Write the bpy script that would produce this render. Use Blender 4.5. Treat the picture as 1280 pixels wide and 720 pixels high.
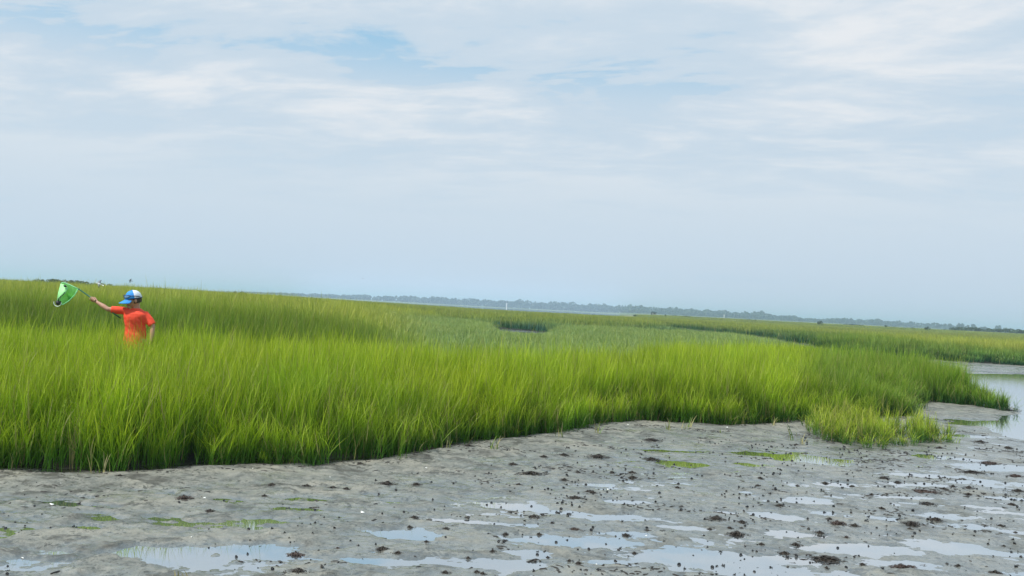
import bpy, math, random
import numpy as np
from mathutils import Vector, Matrix
R = math.radians
rng = np.random.default_rng(7)
random.seed(7)
for o in list(bpy.data.objects): bpy.data.objects.remove(o)
SC = bpy.context.scene

# ------------------------------------------------------------------ camera
F = 1108.0; EYE = 1.6; ROLL = R(3.0); PITCH = math.atan(24.3/F)
fw = Vector((0, math.cos(PITCH), math.sin(PITCH)))
r0 = Vector((1, 0, 0)); u0 = r0.cross(fw)
cr = r0*math.cos(ROLL) + u0*math.sin(ROLL)
cu = u0*math.cos(ROLL) - r0*math.sin(ROLL)
cam_d = bpy.data.cameras.new('camera'); cam = bpy.data.objects.new('camera', cam_d)
SC.collection.objects.link(cam); SC.camera = cam
cam_d.sensor_width = 36; cam_d.lens = 36*F/1280; cam_d.clip_start = 0.05; cam_d.clip_end = 30000
m = Matrix((cr, cu, -fw)).transposed().to_4x4(); m.translation = (0, 0, EYE); cam.matrix_world = m

def ray(px, py):
    return cr*((px-640)/F) + cu*(-(py-360)/F) + fw
def gp(px, py, z=0.0):                       # where the sight line meets the level z
    d = ray(px, py); t = (z-EYE)/d.z
    return Vector((d.x*t, d.y*t, z))
def wp(px, py, D):                           # the point at depth D
    d = ray(px, py); t = D/d.y
    return Vector((d.x*t, D, EYE+d.z*t))
def hor(px): return 384.3+(px-640)*math.tan(ROLL)

# ------------------------------------------------------------------ light
SUN_EL, SUN_AZ = R(58), R(238)                # azimuth clockwise from +Y: high, to the left
W = bpy.data.worlds.new('World'); SC.world = W; W.use_nodes = True
nt = W.node_tree; nt.nodes.clear(); N = nt.nodes.new; L = nt.links.new
sky = N('ShaderNodeTexSky'); sky.sky_type = 'NISHITA'; sky.sun_disc = False
sky.sun_elevation = SUN_EL; sky.sun_rotation = SUN_AZ; sky.air_density = 1.0; sky.dust_density = 1.5; sky.ozone_density = 1.5
tc = N('ShaderNodeTexCoord'); sep = N('ShaderNodeSeparateXYZ'); L(tc.outputs['Generated'], sep.inputs[0])
def mth(op, a, b=None, c=None, clamp=False, tree=None):
    n = (tree or nt).nodes.new('ShaderNodeMath'); n.operation = op; n.use_clamp = clamp
    for i, v in enumerate((a, b, c)):
        if v is None: continue
        if isinstance(v, (int, float)): n.inputs[i].default_value = v
        else: (tree or nt).links.new(v, n.inputs[i])
    return n.outputs[0]
def maprange(v, a, b, c, d, tree=None, smooth=True):
    t = tree or nt; n = t.nodes.new('ShaderNodeMapRange'); n.interpolation_type = 'SMOOTHSTEP' if smooth else 'LINEAR'
    t.links.new(v, n.inputs['Value'])
    for k, x in zip(('From Min', 'From Max', 'To Min', 'To Max'), (a, b, c, d)): n.inputs[k].default_value = x
    return n.outputs['Result']
def mixc(f, a, b, tree=None, mode='MIX'):
    t = tree or nt; n = t.nodes.new('ShaderNodeMix'); n.data_type = 'RGBA'; n.blend_type = mode
    for k, v in ((0, f), (6, a), (7, b)):
        if isinstance(v, (int, float)): n.inputs[k].default_value = v
        elif isinstance(v, tuple): n.inputs[k].default_value = v if len(v) == 4 else v+(1,)
        else: t.links.new(v, n.inputs[k])
    return n.outputs[2]
def noise(vec, scale, detail=4, rough=.5, tree=None, dist=0.0):
    t = tree or nt; n = t.nodes.new('ShaderNodeTexNoise'); n.inputs['Scale'].default_value = scale
    n.inputs['Detail'].default_value = detail; n.inputs['Roughness'].default_value = rough; n.inputs['Distortion'].default_value = dist
    if vec is not None: t.links.new(vec, n.inputs['Vector'])
    return n.outputs['Fac']
# a cloud layer seen in perspective: the direction cut with a level plane
zc = mth('MAXIMUM', sep.outputs[2], 0.0)
den = mth('ADD', zc, 0.10)
cx = mth('DIVIDE', sep.outputs[0], den); cy = mth('DIVIDE', sep.outputs[1], den)
comb = N('ShaderNodeCombineXYZ'); L(mth('ADD', mth('ADD', mth('MULTIPLY', cx, 0.62), mth('MULTIPLY', cy, 0.25)), 8.0), comb.inputs[0]); L(mth('ADD', cy, 21.0), comb.inputs[1])
n1 = noise(comb.outputs[0], 2.0, 8, .58, dist=.35)
n2 = noise(comb.outputs[0], 0.55, 3, .5)
n3 = noise(comb.outputs[0], 6.5, 7, .62, dist=.5)
body = mth('ADD', mth('MULTIPLY', n1, .58), mth('ADD', mth('MULTIPLY', n2, .29), mth('MULTIPLY', n3, .15)))
elev = maprange(zc, 0.17, 0.36, 0.0, 1.0)
thr = mth('SUBTRACT', body, mth('MULTIPLY', elev, 0.10))
cover = maprange(thr, 0.37, 0.44, 0.0, 1.0)
cover = mth('MAXIMUM', cover, maprange(zc, 0.215, 0.30, 0.94, 0.03))
bright = mth('MULTIPLY', maprange(thr, 0.44, 0.58, 0.0, 1.0), maprange(zc, 0.06, 0.22, 0.08, 1.0))
ccol = mixc(bright, (.55, .655, .755, 1), (.77, .795, .825, 1))
low = maprange(zc, 0.0, 0.16, 0.0, 1.0)
hcol = mixc(low, (.545, .65, .765, 1), (.615, .705, .785, 1))
ccol = mixc(mth('MULTIPLY', maprange(zc, .05, .23, 0.04, 1), .95), hcol, ccol)
skyv = mixc(1.0, sky.outputs[0], (.1, .1, .1, 1), mode='MULTIPLY')
skyv = mixc(.75, skyv, (.34, .62, .84, 1))
fin = mixc(cover, skyv, ccol)
bg = N('ShaderNodeBackground'); L(fin, bg.inputs[0]); bg.inputs[1].default_value = 1.04
wo = N('ShaderNodeOutputWorld'); L(bg.outputs[0], wo.inputs[0])

sd = bpy.data.lights.new('sun', 'SUN'); sd.energy = 4.2; sd.angle = R(3); sd.color = (1, .95, .87)
sun = bpy.data.objects.new('sun', sd); SC.collection.objects.link(sun)
sdir = Vector((math.sin(SUN_AZ)*math.cos(SUN_EL), math.cos(SUN_AZ)*math.cos(SUN_EL), math.sin(SUN_EL)))
sun.rotation_euler = sdir.to_track_quat('Z', 'Y').to_euler(); sun.location = (0, -5, 15)
vs = SC.view_settings; vs.view_transform = 'Standard'; vs.look = 'None'; vs.exposure = 0.04; vs.gamma = 1; vs.use_curve_mapping = False
SC.cycles.max_bounces = 6; SC.cycles.volume_bounces = 1; SC.cycles.transparent_max_bounces = 12; SC.cycles.diffuse_bounces = 4

# ------------------------------------------------------------------ helpers
COL = SC.collection
def tag(o, label=None, cat=None, group=None, kind=None):
    for k, v in (('label', label), ('category', cat), ('group', group), ('kind', kind)):
        if v: o[k] = v
    return o
def link(name, me, mat=None, parent=None, smooth=True):
    o = bpy.data.objects.new(name, me); COL.objects.link(o)
    if mat is not None and not me.materials: me.materials.append(mat)
    if parent is not None: o.parent = parent
    return o
def mesh(name, v, f, mat=None, smooth=False):
    me = bpy.data.meshes.new(name); me.from_pydata([tuple(map(float, p)) for p in v], [], [tuple(map(int, q)) for q in f])
    if mat: me.materials.append(mat)
    if smooth: me.polygons.foreach_set('use_smooth', np.ones(len(me.polygons), bool))
    me.update(); return me
def fastmesh(name, v, quads, mat=None, smooth=True):
    me = bpy.data.meshes.new(name); v = np.asarray(v, np.float32); quads = np.asarray(quads, np.int32)
    me.vertices.add(len(v)); me.vertices.foreach_set('co', v.ravel())
    k = quads.shape[1]
    me.loops.add(quads.size); me.loops.foreach_set('vertex_index', quads.ravel())
    me.polygons.add(len(quads)); me.polygons.foreach_set('loop_start', np.arange(0, quads.size, k, dtype=np.int32))
    me.polygons.foreach_set('use_smooth', np.full(len(quads), smooth))
    me.update(calc_edges=True)
    if mat: me.materials.append(mat)
    return me
def empty(name, loc, rz=0):
    o = bpy.data.objects.new(name, None); o.location = loc; o.rotation_euler = (0, 0, rz); o.empty_display_size = .1
    COL.objects.link(o); return o
def copy_tree(o, parent=None):
    c = o.copy(); COL.objects.link(c); c.parent = parent
    for ch in [x for x in bpy.data.objects if x.parent == o]: copy_tree(ch, c)
    return c

PERM = np.random.default_rng(3).permutation(4096).astype(np.int64)
GR = np.random.default_rng(4).uniform(0, 2*np.pi, 4096); GX, GY = np.cos(GR), np.sin(GR)
def perlin(x, y):
    xi = np.floor(x).astype(np.int64); yi = np.floor(y).astype(np.int64); xf = x-xi; yf = y-yi
    u = xf*xf*xf*(xf*(xf*6-15)+10); v = yf*yf*yf*(yf*(yf*6-15)+10)
    def g(ix, iy, dx, dy):
        h = PERM[(PERM[ix & 4095]+iy) & 4095]; return GX[h]*dx+GY[h]*dy
    a = g(xi, yi, xf, yf); b = g(xi+1, yi, xf-1, yf); c = g(xi, yi+1, xf, yf-1); d = g(xi+1, yi+1, xf-1, yf-1)
    return (a+u*(b-a)) + v*((c+u*(d-c))-(a+u*(b-a)))
def fbm(x, y, s, o=4, gain=.5, off=0.0):
    r = 0; a = 1
    for i in range(o):
        r = r + a*perlin(x*s+off+17.3*i, y*s-off+9.1*i); s = s*2.03; a *= gain
    return r
def ss(x, a, b):
    t = np.clip((x-a)/(b-a), 0, 1); return t*t*(3-2*t)
def sdf(x, y, poly):                          # positive inside
    d = np.full(x.shape, 1e9); ins = np.zeros(x.shape, bool); n = len(poly)
    for i in range(n):
        ax, ay = poly[i]; bx, by = poly[(i+1) % n]
        ex, ey = bx-ax, by-ay; t = np.clip(((x-ax)*ex+(y-ay)*ey)/(ex*ex+ey*ey+1e-12), 0, 1)
        d = np.minimum(d, np.hypot(x-ax-t*ex, y-ay-t*ey))
        if ay != by:
            c = ((ay > y) != (by > y)) & (x < (bx-ax)*(y-ay)/(by-ay)+ax); ins ^= c
    return np.where(ins, d, -d)
def P2(px, py): p = gp(px, py); return (p.x, p.y)
def PD(px, D): return ((px-640)/F*D, D)

# ------------------------------------------------------------------ the lie of the land
front = [P2(*p) for p in ((0, 586), (60, 588), (125, 590), (180, 587), (232, 584), (300, 577), (370, 579), (440, 577), (490, 568), (530, 560), (590, 551),
    (640, 545), (690, 539), (735, 530), (790, 526), (850, 528), (905, 531), (960, 529), (1010, 524), (1062, 524), (1105, 521),
    (1138, 519), (1132, 506), (1150, 502), (1185, 505), (1225, 508), (1258, 514))]
back = [PD(1262, 18.3), PD(1238, 19.4), PD(1200, 21), PD(1150, 23.5), PD(1100, 27.5), PD(1040, 37), PD(1000, 46), PD(960, 57), PD(900, 70), PD(850, 88), PD(815, 116),
    PD(845, 117), PD(900, 101), PD(960, 85), PD(1000, 70), PD(1040, 56), PD(1100, 47.5), PD(1190, 45.5), PD(1280, 44.5), PD(1500, 43), (90, 46)]
NOG = [(-60, 8.6), (-9, 7.7), (-6, 7.35)] + front + back + [(90, -60), (-60, -60)]
OPENW = [PD(1190, 33), PD(1285, 35), PD(1500, 34), (80, 34), (80, 5), PD(1500, 8)] + [P2(*p) for p in ((1500, 565), (1300, 552), (1266, 545), (1250, 532), (1270, 521), (1277, 512))] + [PD(1270, 19.5), PD(1230, 20.8), PD(1175, 24.5), PD(1120, 29), PD(1060, 37)]
CREEK = [PD(-900, 16.2), PD(-150, 15.9), PD(80, 15.8), PD(230, 16.0), PD(350, 16.6), PD(440, 17.8), PD(520, 19.5)]
TUFT = [P2(*p) for p in ((1004, 546), (1030, 552), (1060, 558), (1092, 562), (1130, 557), (1160, 559), (1184, 553), (1172, 542), (1130, 541), (1098, 536), (1078, 525), (1030, 524), (1008, 530))]
POND = (PD(655, 60), 2.2, 3.4)
# pools: pixel centre, half width, half height, strength
pools = [(265, 700, 112, 19, 1), (200, 693, 60, 10, 1), (40, 707, 50, 9, 1), (330, 690, 50, 10, .8), (640, 632, 42, 5, 1), (700, 640, 60, 4, .7), (505, 668, 52, 8, 1), (600, 703, 75, 10, 1), (560, 650, 45, 4, .8),
 (480, 702, 60, 6, .8), (700, 677, 90, 9, 1), (665, 692, 32, 9, 1), (775, 648, 65, 6, 1), (880, 697, 120, 12, 1), (930, 712, 160, 10, 1), (620, 655, 60, 3, .7), (800, 628, 50, 3, .7), (730, 605, 40, 3, .6),
 (1008, 625, 34, 6, 1), (973, 646, 32, 6, 1), (992, 668, 36, 4, 1), (1080, 688, 85, 9, 1), (1000, 702, 60, 6, .8), (1185, 645, 48, 7, 1), (1200, 657, 42, 6, 1), (1180, 684, 62, 10, 1), (1240, 692, 55, 4, .7),
 (1150, 606, 50, 4, .9), (1245, 605, 60, 5, 1), (1130, 622, 60, 3, .8), (1105, 648, 28, 3, .8), (1265, 642, 40, 3, .8), (1200, 574, 30, 3, .7), (1260, 586, 60, 5, 1), (1080, 607, 60, 4, .7), (1160, 595, 70, 2, .5),
 (1275, 666, 25, 4, .8), (1110, 705, 60, 6, .8), (790, 668, 30, 3, .6), (860, 660, 50, 3, .5), (900, 640, 30, 3, .6), (1280, 625, 60, 3, .7), (1190, 632, 60, 2, .6), (60, 690, 30, 3, .4),
 (28, 651, 45, 6, 1), (275, 657, 62, 6, 1), (320, 651, 40, 4, 1), (375, 624, 36, 3.5, 1), (380, 637, 36, 2.5, .8), (500, 629, 18, 4, 1), (470, 620, 24, 1.5, .8), (852, 580, 28, 3, 1), (842, 564, 32, 1.8, 1), (1022, 576, 45, 5, 1), (1000, 571, 30, 2, .8),
 (935, 567, 34, 2, 1), (945, 582, 22, 2, .9), (1160, 571, 20, 3, .9), (83, 623, 28, 1.8, 1), (83, 632, 26, 2.2, 1), (14, 641, 26, 2, 1), (130, 634, 24, 1.6, .8), (118, 643, 24, 1.5, .8), (137, 650, 22, 1.5, .7), (22, 662, 34, 1.8, .9), (128, 603, 34, 1.3, .8),
 (40, 626, 60, 1.2, .8), (185, 616, 30, 1.5, .7), (262, 622, 30, 1.6, .8), (250, 611, 26, 1.2, .6), (290, 627, 22, 1.0, .6), (205, 648, 22, 1.5, .6), (105, 660, 20, 1.5, .6), (2, 670, 16, 6, .9), (1190, 528, 40, 4, 1), (1230, 530, 40, 5, .9), (1150, 540, 30, 2, .5), (1210, 545, 40, 2, .6)]
PL = []
for (px, py, a, b, s) in pools:
    if 400 < px and py > 600: b *= .72; a *= .92
    c = gp(px, py); n_ = gp(px, py-b); f_ = gp(px, py+b); rr = gp(px+a, py+a*math.tan(ROLL))
    PL.append((c.x, (n_.y+f_.y)/2, max(.05, abs(rr.x-c.x)), max(.07, abs(n_.y-f_.y)/2), s))

def grass_sd(x, y):                           # > 0 where marsh grass grows, metres from its margin
    s = -sdf(x, y, NOG) + .13*fbm(x, y, 1.3, 3)*ss(y, 3, 30)+.15*fbm(x, y, 2.7, 3)
    for i in range(len(CREEK)-1):
        (ax, ay), (bx, by) = CREEK[i], CREEK[i+1]; ex, ey = bx-ax, by-ay
        t = np.clip(((x-ax)*ex+(y-ay)*ey)/(ex*ex+ey*ey), 0, 1); d = np.hypot(x-ax-t*ex, y-ay-t*ey)
        w = {4: .9, 5: .4}.get(i, 1.5)
        s = np.minimum(s, d-w-.25*fbm(x, y, .7, 2, off=5))
    (qx, qy), a, b = POND
    s = np.minimum(s, (np.hypot((x-qx)/a, (y-qy)/b)-1)*2)
    return s
def azpx(x, y): return 640+F*x/np.maximum(y, .5)
def land(x, y, s=None):                       # ground height
    if s is None: s = grass_sd(x, y)
    px = azpx(x, y); Rr = np.hypot(x, y)
    # mud
    n = .008*fbm(x, y, .9, 3, off=2)+.010*fbm(x*.8, y*1.25, 2.6, 3, off=8)+.007*fbm(x*.8, y*1.2, 7.5, 3, off=18)*ss(Rr, 16, 9)
    bank = ss(-s, 0, 1.4)
    low = bank*ss(px, 330, 620)*ss(-s, .8, 2.4)
    mud = .016-.0085*low+.022*(1-bank)+n
    k = .020*(fbm(x, y, 5., 2, off=31))+.006*fbm(x, y, 16, 3, off=3)
    for (cx_, cy_, a, b, st) in PL:
        ux = (x-cx_)/a; uy = (y-cy_)/b; near = (np.abs(ux) < 3) & (np.abs(uy) < 3)
        if not near.any(): continue
        r2 = ux[near]**2+uy[near]**2+ 1.25*fbm(x[near]*.75+cx_*7, y[near]*1.4+cy_, 2.6, 5, .62)
        q = mud[near]; inside = ss(1.5-r2, -.35, 1.15)
        mud[near] = q*(1-inside)+inside*((q-.0125)*1.25-min(.012, (.0010 if cx_ > -1.0 else .005)+b*.010)*min(1, st+.2))
    mud = mud + k*.30*ss(Rr, 40, 8) + .0075*fbm(x*.8, y*1.15, 9, 4, off=52, gain=.6)*ss(Rr, 16, 8)
    mud += .004*fbm(x, y, 19, 2, off=11)*ss(Rr, 11, 5)
    ow = sdf(x, y, OPENW) if (y > 5).any() else np.full(x.shape, -9.)
    mud = mud - .30*ss(ow+.25*fbm(x, y, 1.2, 3, off=20), -.35, 1.2)
    # marsh
    base = .085*ss(s, -.02, .5)+.05*ss(s, .5, 3)+.015*fbm(x, y, 2, 2)
    hillaz = np.interp(px, [-600, 0, 200, 320, 420, 520, 640, 900, 1280, 2000], [.50, .48, .38, .28, .22, .18, .02, .10, .12, .2])
    base = base-.14*ss(px, 595, 625)*(1-ss(px, 690, 715))*ss(y, 34, 42)*(1-ss(y, 58, 64))
    fard = ss(y, 15.8, 18.3)*ss(-px, -600, -330)*.34 + ss(y, 22, 95)*hillaz
    m_ = base+fard*ss(s, 0, 2.0)+ ss(y, 60, 200)*.12*fbm(x, y, .02, 3)
    z = np.where(s > -.35, mud*(1-ss(s, -.35, .02))+m_*ss(s, -.35, .02), mud)
    far = ss(y, 225, 275)*ss(px, 340, 400)*(1-ss(px, 740, 800))
    z = z-far*1.2
    z = z + ss(Rr, 1320, 1400)*2.2
    z = z + ss(Rr, 200, 420)*.85*ss(px, 740, 840)
    return z

# ------------------------------------------------------------------ materials
def mat(name, build):
    mt = bpy.data.materials.new(name); mt.use_nodes = True; t = mt.node_tree; t.nodes.clear()
    out = t.nodes.new('ShaderNodeOutputMaterial'); build(t, out); return mt
def principled(t, **k):
    p = t.nodes.new('ShaderNodeBsdfPrincipled')
    for a, v in k.items():
        a = a.replace('_', ' ')
        if isinstance(v, (int, float)): p.inputs[a].default_value = v
        elif isinstance(v, tuple): p.inputs[a].default_value = v if len(v) == 4 else v+(1,)
        else: t.links.new(v, p.inputs[a])
    return p
def simple(name, col, rough=.6, var=.15, scale=30, **k):
    def b(t, out):
        tc = t.nodes.new('ShaderNodeTexCoord'); n = noise(tc.outputs['Object'], scale, 4, .6, tree=t)
        f = maprange(n, .3, .7, 0, 1, tree=t)
        c = mixc(f, tuple(x*(1-var) for x in col), tuple(min(1, x*(1+var)) for x in col), tree=t)
        p = principled(t, Base_Color=c, Roughness=rough, **k)
        bmp = t.nodes.new('ShaderNodeBump'); bmp.inputs['Strength'].default_value = .15; bmp.inputs['Distance'].default_value = .002
        t.links.new(n, bmp.inputs['Height']); t.links.new(bmp.outputs[0], p.inputs['Normal'])
        t.links.new(p.outputs[0], out.inputs[0])
    return mat(name, b)

def ground_b(t, out):
    g = t.nodes.new('ShaderNodeNewGeometry'); pos = g.outputs['Position']
    sp = t.nodes.new('ShaderNodeSeparateXYZ'); t.links.new(pos, sp.inputs[0])
    at = t.nodes.new('ShaderNodeAttribute'); at.attribute_name = 'zone'
    sa = t.nodes.new('ShaderNodeSeparateColor'); t.links.new(at.outputs['Color'], sa.inputs[0])
    grassy, peat, sand = sa.outputs[0], sa.outputs[1], sa.outputs[2]  # the peat channel also carries bank shade painted on the far channel
    n1 = noise(pos, 1.1, 6, .6, tree=t, dist=.3); n2 = noise(pos, 9, 6, .65, tree=t); n3 = noise(pos, 60, 4, .6, tree=t)
    n4 = noise(pos, 3.2, 5, .6, tree=t, dist=.6)
    mud = mixc(maprange(n2, .32, .68, 0, 1, tree=t), (.158, .162, .144), (.272, .265, .228), tree=t)
    mud = mixc(maprange(n1, .45, .64, 0, .7, tree=t), mud, (.315, .295, .240), tree=t)
    mud = mixc(maprange(n3, .25, .42, .55, 0, tree=t), mud, (.09, .09, .08), tree=t)
    mud = mixc(maprange(noise(pos, 5.5, 6, .7, tree=t, dist=.8), .52, .66, 0, .55, tree=t), mud, (.085, .088, .078), tree=t)
    # dark films and flecks of diatom and weed
    n6 = noise(pos, 2.4, 8, .72, tree=t, dist=1.0)
    mud = mixc(mth('MULTIPLY', maprange(n6, .51, .59, 0, .88, tree=t), maprange(n2, .36, .56, .25, 1, tree=t), tree=t), mud, (.072, .068, .058), tree=t)
    n5 = noise(pos, 26, 5, .7, tree=t)
    fl = mth('MULTIPLY', maprange(n4, .42, .56, .2, 1, tree=t), maprange(n5, .53, .60, 0, 1, tree=t), tree=t)
    mud = mixc(mth('MULTIPLY', fl, .8, tree=t), mud, (.045, .045, .038), tree=t)
    mud = mixc(mth('MULTIPLY', maprange(noise(pos, 85, 3, .6, tree=t), .60, .68, 0, .75, tree=t), maprange(n4, .40, .58, .2, 1, tree=t), tree=t), mud, (.04, .04, .036), tree=t)
    wet = maprange(sp.outputs[2], .001, .026, 1, 0, tree=t)
    mud = mixc(mth('MULTIPLY', wet, .45, tree=t), mud, (.115, .125, .12), tree=t)
    mud = mixc(peat, mud, (.014, .013, .010), tree=t)
    gf = mixc(maprange(noise(pos, .02, 4, .6, tree=t), .35, .65, 0, 1, tree=t), (.085, .125, .030), (.14, .16, .05), tree=t)
    gf = mixc(sand, gf, (.36, .34, .27), tree=t)
    c = mixc(grassy, mud, gf, tree=t)
    film = mth('MULTIPLY', wet, maprange(noise(pos, 2.1, 4, .6, tree=t, dist=.5), (.34), .50, 0, 1, tree=t), tree=t)
    f2 = mth('MULTIPLY', maprange(noise(pos, 1.7, 6, .62, tree=t, dist=.5), .47, .60, 0, .75, tree=t), maprange(sp.outputs[2], .020, .036, 1, 0, tree=t), tree=t)
    film = mth('MAXIMUM', film, f2, tree=t)
    rg = mth('ADD', mth('MULTIPLY', film, -.46, tree=t), maprange(n2, .3, .7, .70, .52, tree=t), tree=t)
    rg = mth('MAXIMUM', rg, mth('MULTIPLY', grassy, .9, tree=t), tree=t)
    p = principled(t, Base_Color=c, Roughness=rg, IOR=maprange(film, 0, 1, 1.38, 2.1, tree=t))
    hh = mth('ADD', mth('MULTIPLY', n2, .6, tree=t), mth('MULTIPLY', n3, .35, tree=t), tree=t)
    b = t.nodes.new('ShaderNodeBump'); b.inputs['Distance'].default_value = .020
    t.links.new(mth('SUBTRACT', .75, mth('MULTIPLY', film, .55, tree=t), tree=t), b.inputs['Strength'])
    t.links.new(hh, b.inputs['Height']); t.links.new(b.outputs[0], p.inputs['Normal'])
    t.links.new(p.outputs[0], out.inputs[0])
M_ground = mat('wet_mud', ground_b)
def water_b(t, out):
    g = t.nodes.new('ShaderNodeNewGeometry'); pos = g.outputs['Position']
    sp = t.nodes.new('ShaderNodeSeparateXYZ'); t.links.new(pos, sp.inputs[0])
    c = mixc(maprange(noise(pos, 1.5, 4, .6, tree=t), .35, .65, 0, 1, tree=t), (.16, .18, .19), (.20, .215, .21), tree=t)
    gl = t.nodes.new('ShaderNodeBsdfGlossy'); gl.inputs['Roughness'].default_value = .02; gl.inputs['Color'].default_value = (.90, .90, .90, 1)
    df = t.nodes.new('ShaderNodeBsdfDiffuse'); t.links.new(c, df.inputs['Color'])
    b = t.nodes.new('ShaderNodeBump'); b.inputs['Distance'].default_value = .004
    t.links.new(maprange(sp.outputs[1], 12, 22, .03, .35, tree=t), b.inputs['Strength'])
    t.links.new(noise(pos, 6, 4, .6, tree=t), b.inputs['Height']); t.links.new(b.outputs[0], gl.inputs['Normal'])
    fr = t.nodes.new('ShaderNodeLayerWeight'); fr.inputs['Blend'].default_value = .5
    mx = t.nodes.new('ShaderNodeMixShader'); t.links.new(maprange(fr.outputs['Facing'], .55, .85, .35, .90, tree=t), mx.inputs[0])
    t.links.new(df.outputs[0], mx.inputs[1]); t.links.new(gl.outputs[0], mx.inputs[2]); t.links.new(mx.outputs[0], out.inputs[0])
M_water = mat('shallow_water', water_b)

def grass_b(t, out):
    bl = t.nodes.new('ShaderNodeAttribute'); bl.attribute_name = 'bl'
    sb = t.nodes.new('ShaderNodeSeparateColor'); t.links.new(bl.outputs['Color'], sb.inputs[0])
    ti = t.nodes.new('ShaderNodeAttribute'); ti.attribute_type = 'INSTANCER'; ti.attribute_name = 'tint'
    g = t.nodes.new('ShaderNodeNewGeometry')
    h, rnd, dead = sb.outputs[0], sb.outputs[1], sb.outputs[2]
    base = mixc(1.0, ti.outputs['Color'], (.19, .37, .78, 1), tree=t, mode='MULTIPLY')  # lower blades painted darker: sheath colour plus the shade inside the stand
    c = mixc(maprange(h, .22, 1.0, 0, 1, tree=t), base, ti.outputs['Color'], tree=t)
    c = mixc(mth('MULTIPLY', maprange(h, .7, 1.0, 0, .35, tree=t), rnd, tree=t), c, (.42, .42, .08), tree=t)
    c = mixc(1.0, c, mixc(rnd, (.62, .68, .75), (1.38, 1.28, 1.2), tree=t), tree=t, mode='MULTIPLY')
    c = mixc(maprange(noise(g.outputs['Position'], .55, 3, .5, tree=t), .35, .65, 0, .28, tree=t), c, mixc(1.0, c, (1.3, 1.05, .8), tree=t, mode='MULTIPLY'), tree=t)
    c = mixc(mth('MULTIPLY', dead, .8, tree=t), c, (.34, .28, .13), tree=t)
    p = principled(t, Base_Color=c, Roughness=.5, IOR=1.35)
    tr = t.nodes.new('ShaderNodeBsdfTranslucent'); t.links.new(mixc(1.0, c, (1.15, 1.25, .6), tree=t, mode='MULTIPLY'), tr.inputs[0])
    mx = t.nodes.new('ShaderNodeMixShader'); mx.inputs[0].default_value = .30
    t.links.new(p.outputs[0], mx.inputs[1]); t.links.new(tr.outputs[0], mx.inputs[2]); t.links.new(mx.outputs[0], out.inputs[0])
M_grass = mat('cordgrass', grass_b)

# ------------------------------------------------------------------ ground sheet
th_dense = np.linspace(R(-37), R(37), 1250)
th = np.concatenate([np.linspace(R(-180), R(-37.4), 60), th_dense, np.linspace(R(37.4), R(180), 60)])
rr = np.concatenate([np.linspace(.3, 3.6, 12)[:-1], np.exp(np.linspace(math.log(3.6), math.log(20), 760))[:-1], np.exp(np.linspace(math.log(20), math.log(80), 150))[:-1], np.exp(np.linspace(math.log(80), math.log(5500), 150))])
TH, RR = np.meshgrid(th, rr)
X = (np.sin(TH)*RR).ravel(); Y = (np.cos(TH)*RR).ravel()
S_ = grass_sd(X, Y); Z = land(X, Y, S_)
Z = np.where(Y < 0, .03, Z)
nT, nR = len(th), len(rr)
idx = np.arange(nT*nR).reshape(nR, nT)
q = np.stack([idx[:-1, :-1], idx[:-1, 1:], idx[1:, 1:], idx[1:, :-1]], -1).reshape(-1, 4)[:, ::-1]
gm = fastmesh('ground', np.stack([X, Y, Z], 1), q, M_ground)
px_ = azpx(X, Y)
zone = np.zeros((len(X), 4), np.float32); zone[:, 3] = 1
zone[:, 0] = ss(S_, 1.0, 2.5)*ss(Y, 60, 120)
zone[:, 1] = ss(S_+.10*fbm(X, Y, 5, 3), -.07, .03)*(1-zone[:, 0])*.93
zone[:, 1] = np.maximum(zone[:, 1], .8*ss(fbm(X, Y, .6, 4, off=70)+.25*np.exp(-((Y-36)/1.5)**2), .34, .5)*ss(X, 9, 12)*ss(Y, 26, 34)*(S_ < 0))
zone[:, 1] = np.maximum(zone[:, 1], .95*ss(-px_, -1150, -1080)*(Y > 30)*(S_ < .2)*(px_ > 560))  # far channel bed painted dark, standing in for the far bank's shadowed face
zone[:, 2] = ss(Y, 250, 270)*(1-ss(Y, 430, 520))*ss(fbm(X, Y, .02, 3, off=5), .05, .25)
ca = gm.color_attributes.new('zone', 'FLOAT_COLOR', 'POINT'); ca.data.foreach_set('color', zone.ravel())
ground = link('ground', gm); tag(ground, kind='structure')
# water sheet
th2 = np.linspace(0, 2*np.pi, 97)[:-1]; r2 = np.concatenate([np.linspace(.0, 40, 21)[1:], np.exp(np.linspace(math.log(45), math.log(5400), 26))])
vv = [(0, 0, 0)]+[(math.sin(a)*r, math.cos(a)*r, 0) for r in r2 for a in th2]
ff = [(0, 1+(i+1) % 96, 1+i) for i in range(96)]
ff += [(1+k*96+i, 1+k*96+(i+1) % 96, 1+(k+1)*96+(i+1) % 96, 1+(k+1)*96+i) for k in range(len(r2)-1) for i in range(96)]
wt = link('water', mesh('water', vv, [f[::-1] if len(f) == 4 else f for f in ff], M_water)); tag(wt, kind='structure')
wt.data.flip_normals() if wt.data.polygons[200].normal.z < 0 else None

# ------------------------------------------------------------------ haze
def haze_b(t, out):
    v = t.nodes.new('ShaderNodeVolumePrincipled'); v.inputs['Color'].default_value = (.66, .85, 1.0, 1)
    v.inputs['Density'].default_value = HAZE; v.inputs['Anisotropy'].default_value = .2
    t.links.new(v.outputs[0], out.inputs['Volume'])
HAZE = .00050
hx = 5700; a, b_ = -2.4, 30
hz = link('haze', mesh('haze', [(sx*hx, sy*hx, z) for z in (a, b_) for sy in (-1, 1) for sx in (-1, 1)],
     [(0, 2, 3, 1), (4, 5, 7, 6), (0, 1, 5, 4), (2, 6, 7, 3), (0, 4, 6, 2), (1, 3, 7, 5)], mat('haze', haze_b)))
tag(hz, 'thin pale blue haze over the whole marsh', kind='stuff')

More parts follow.
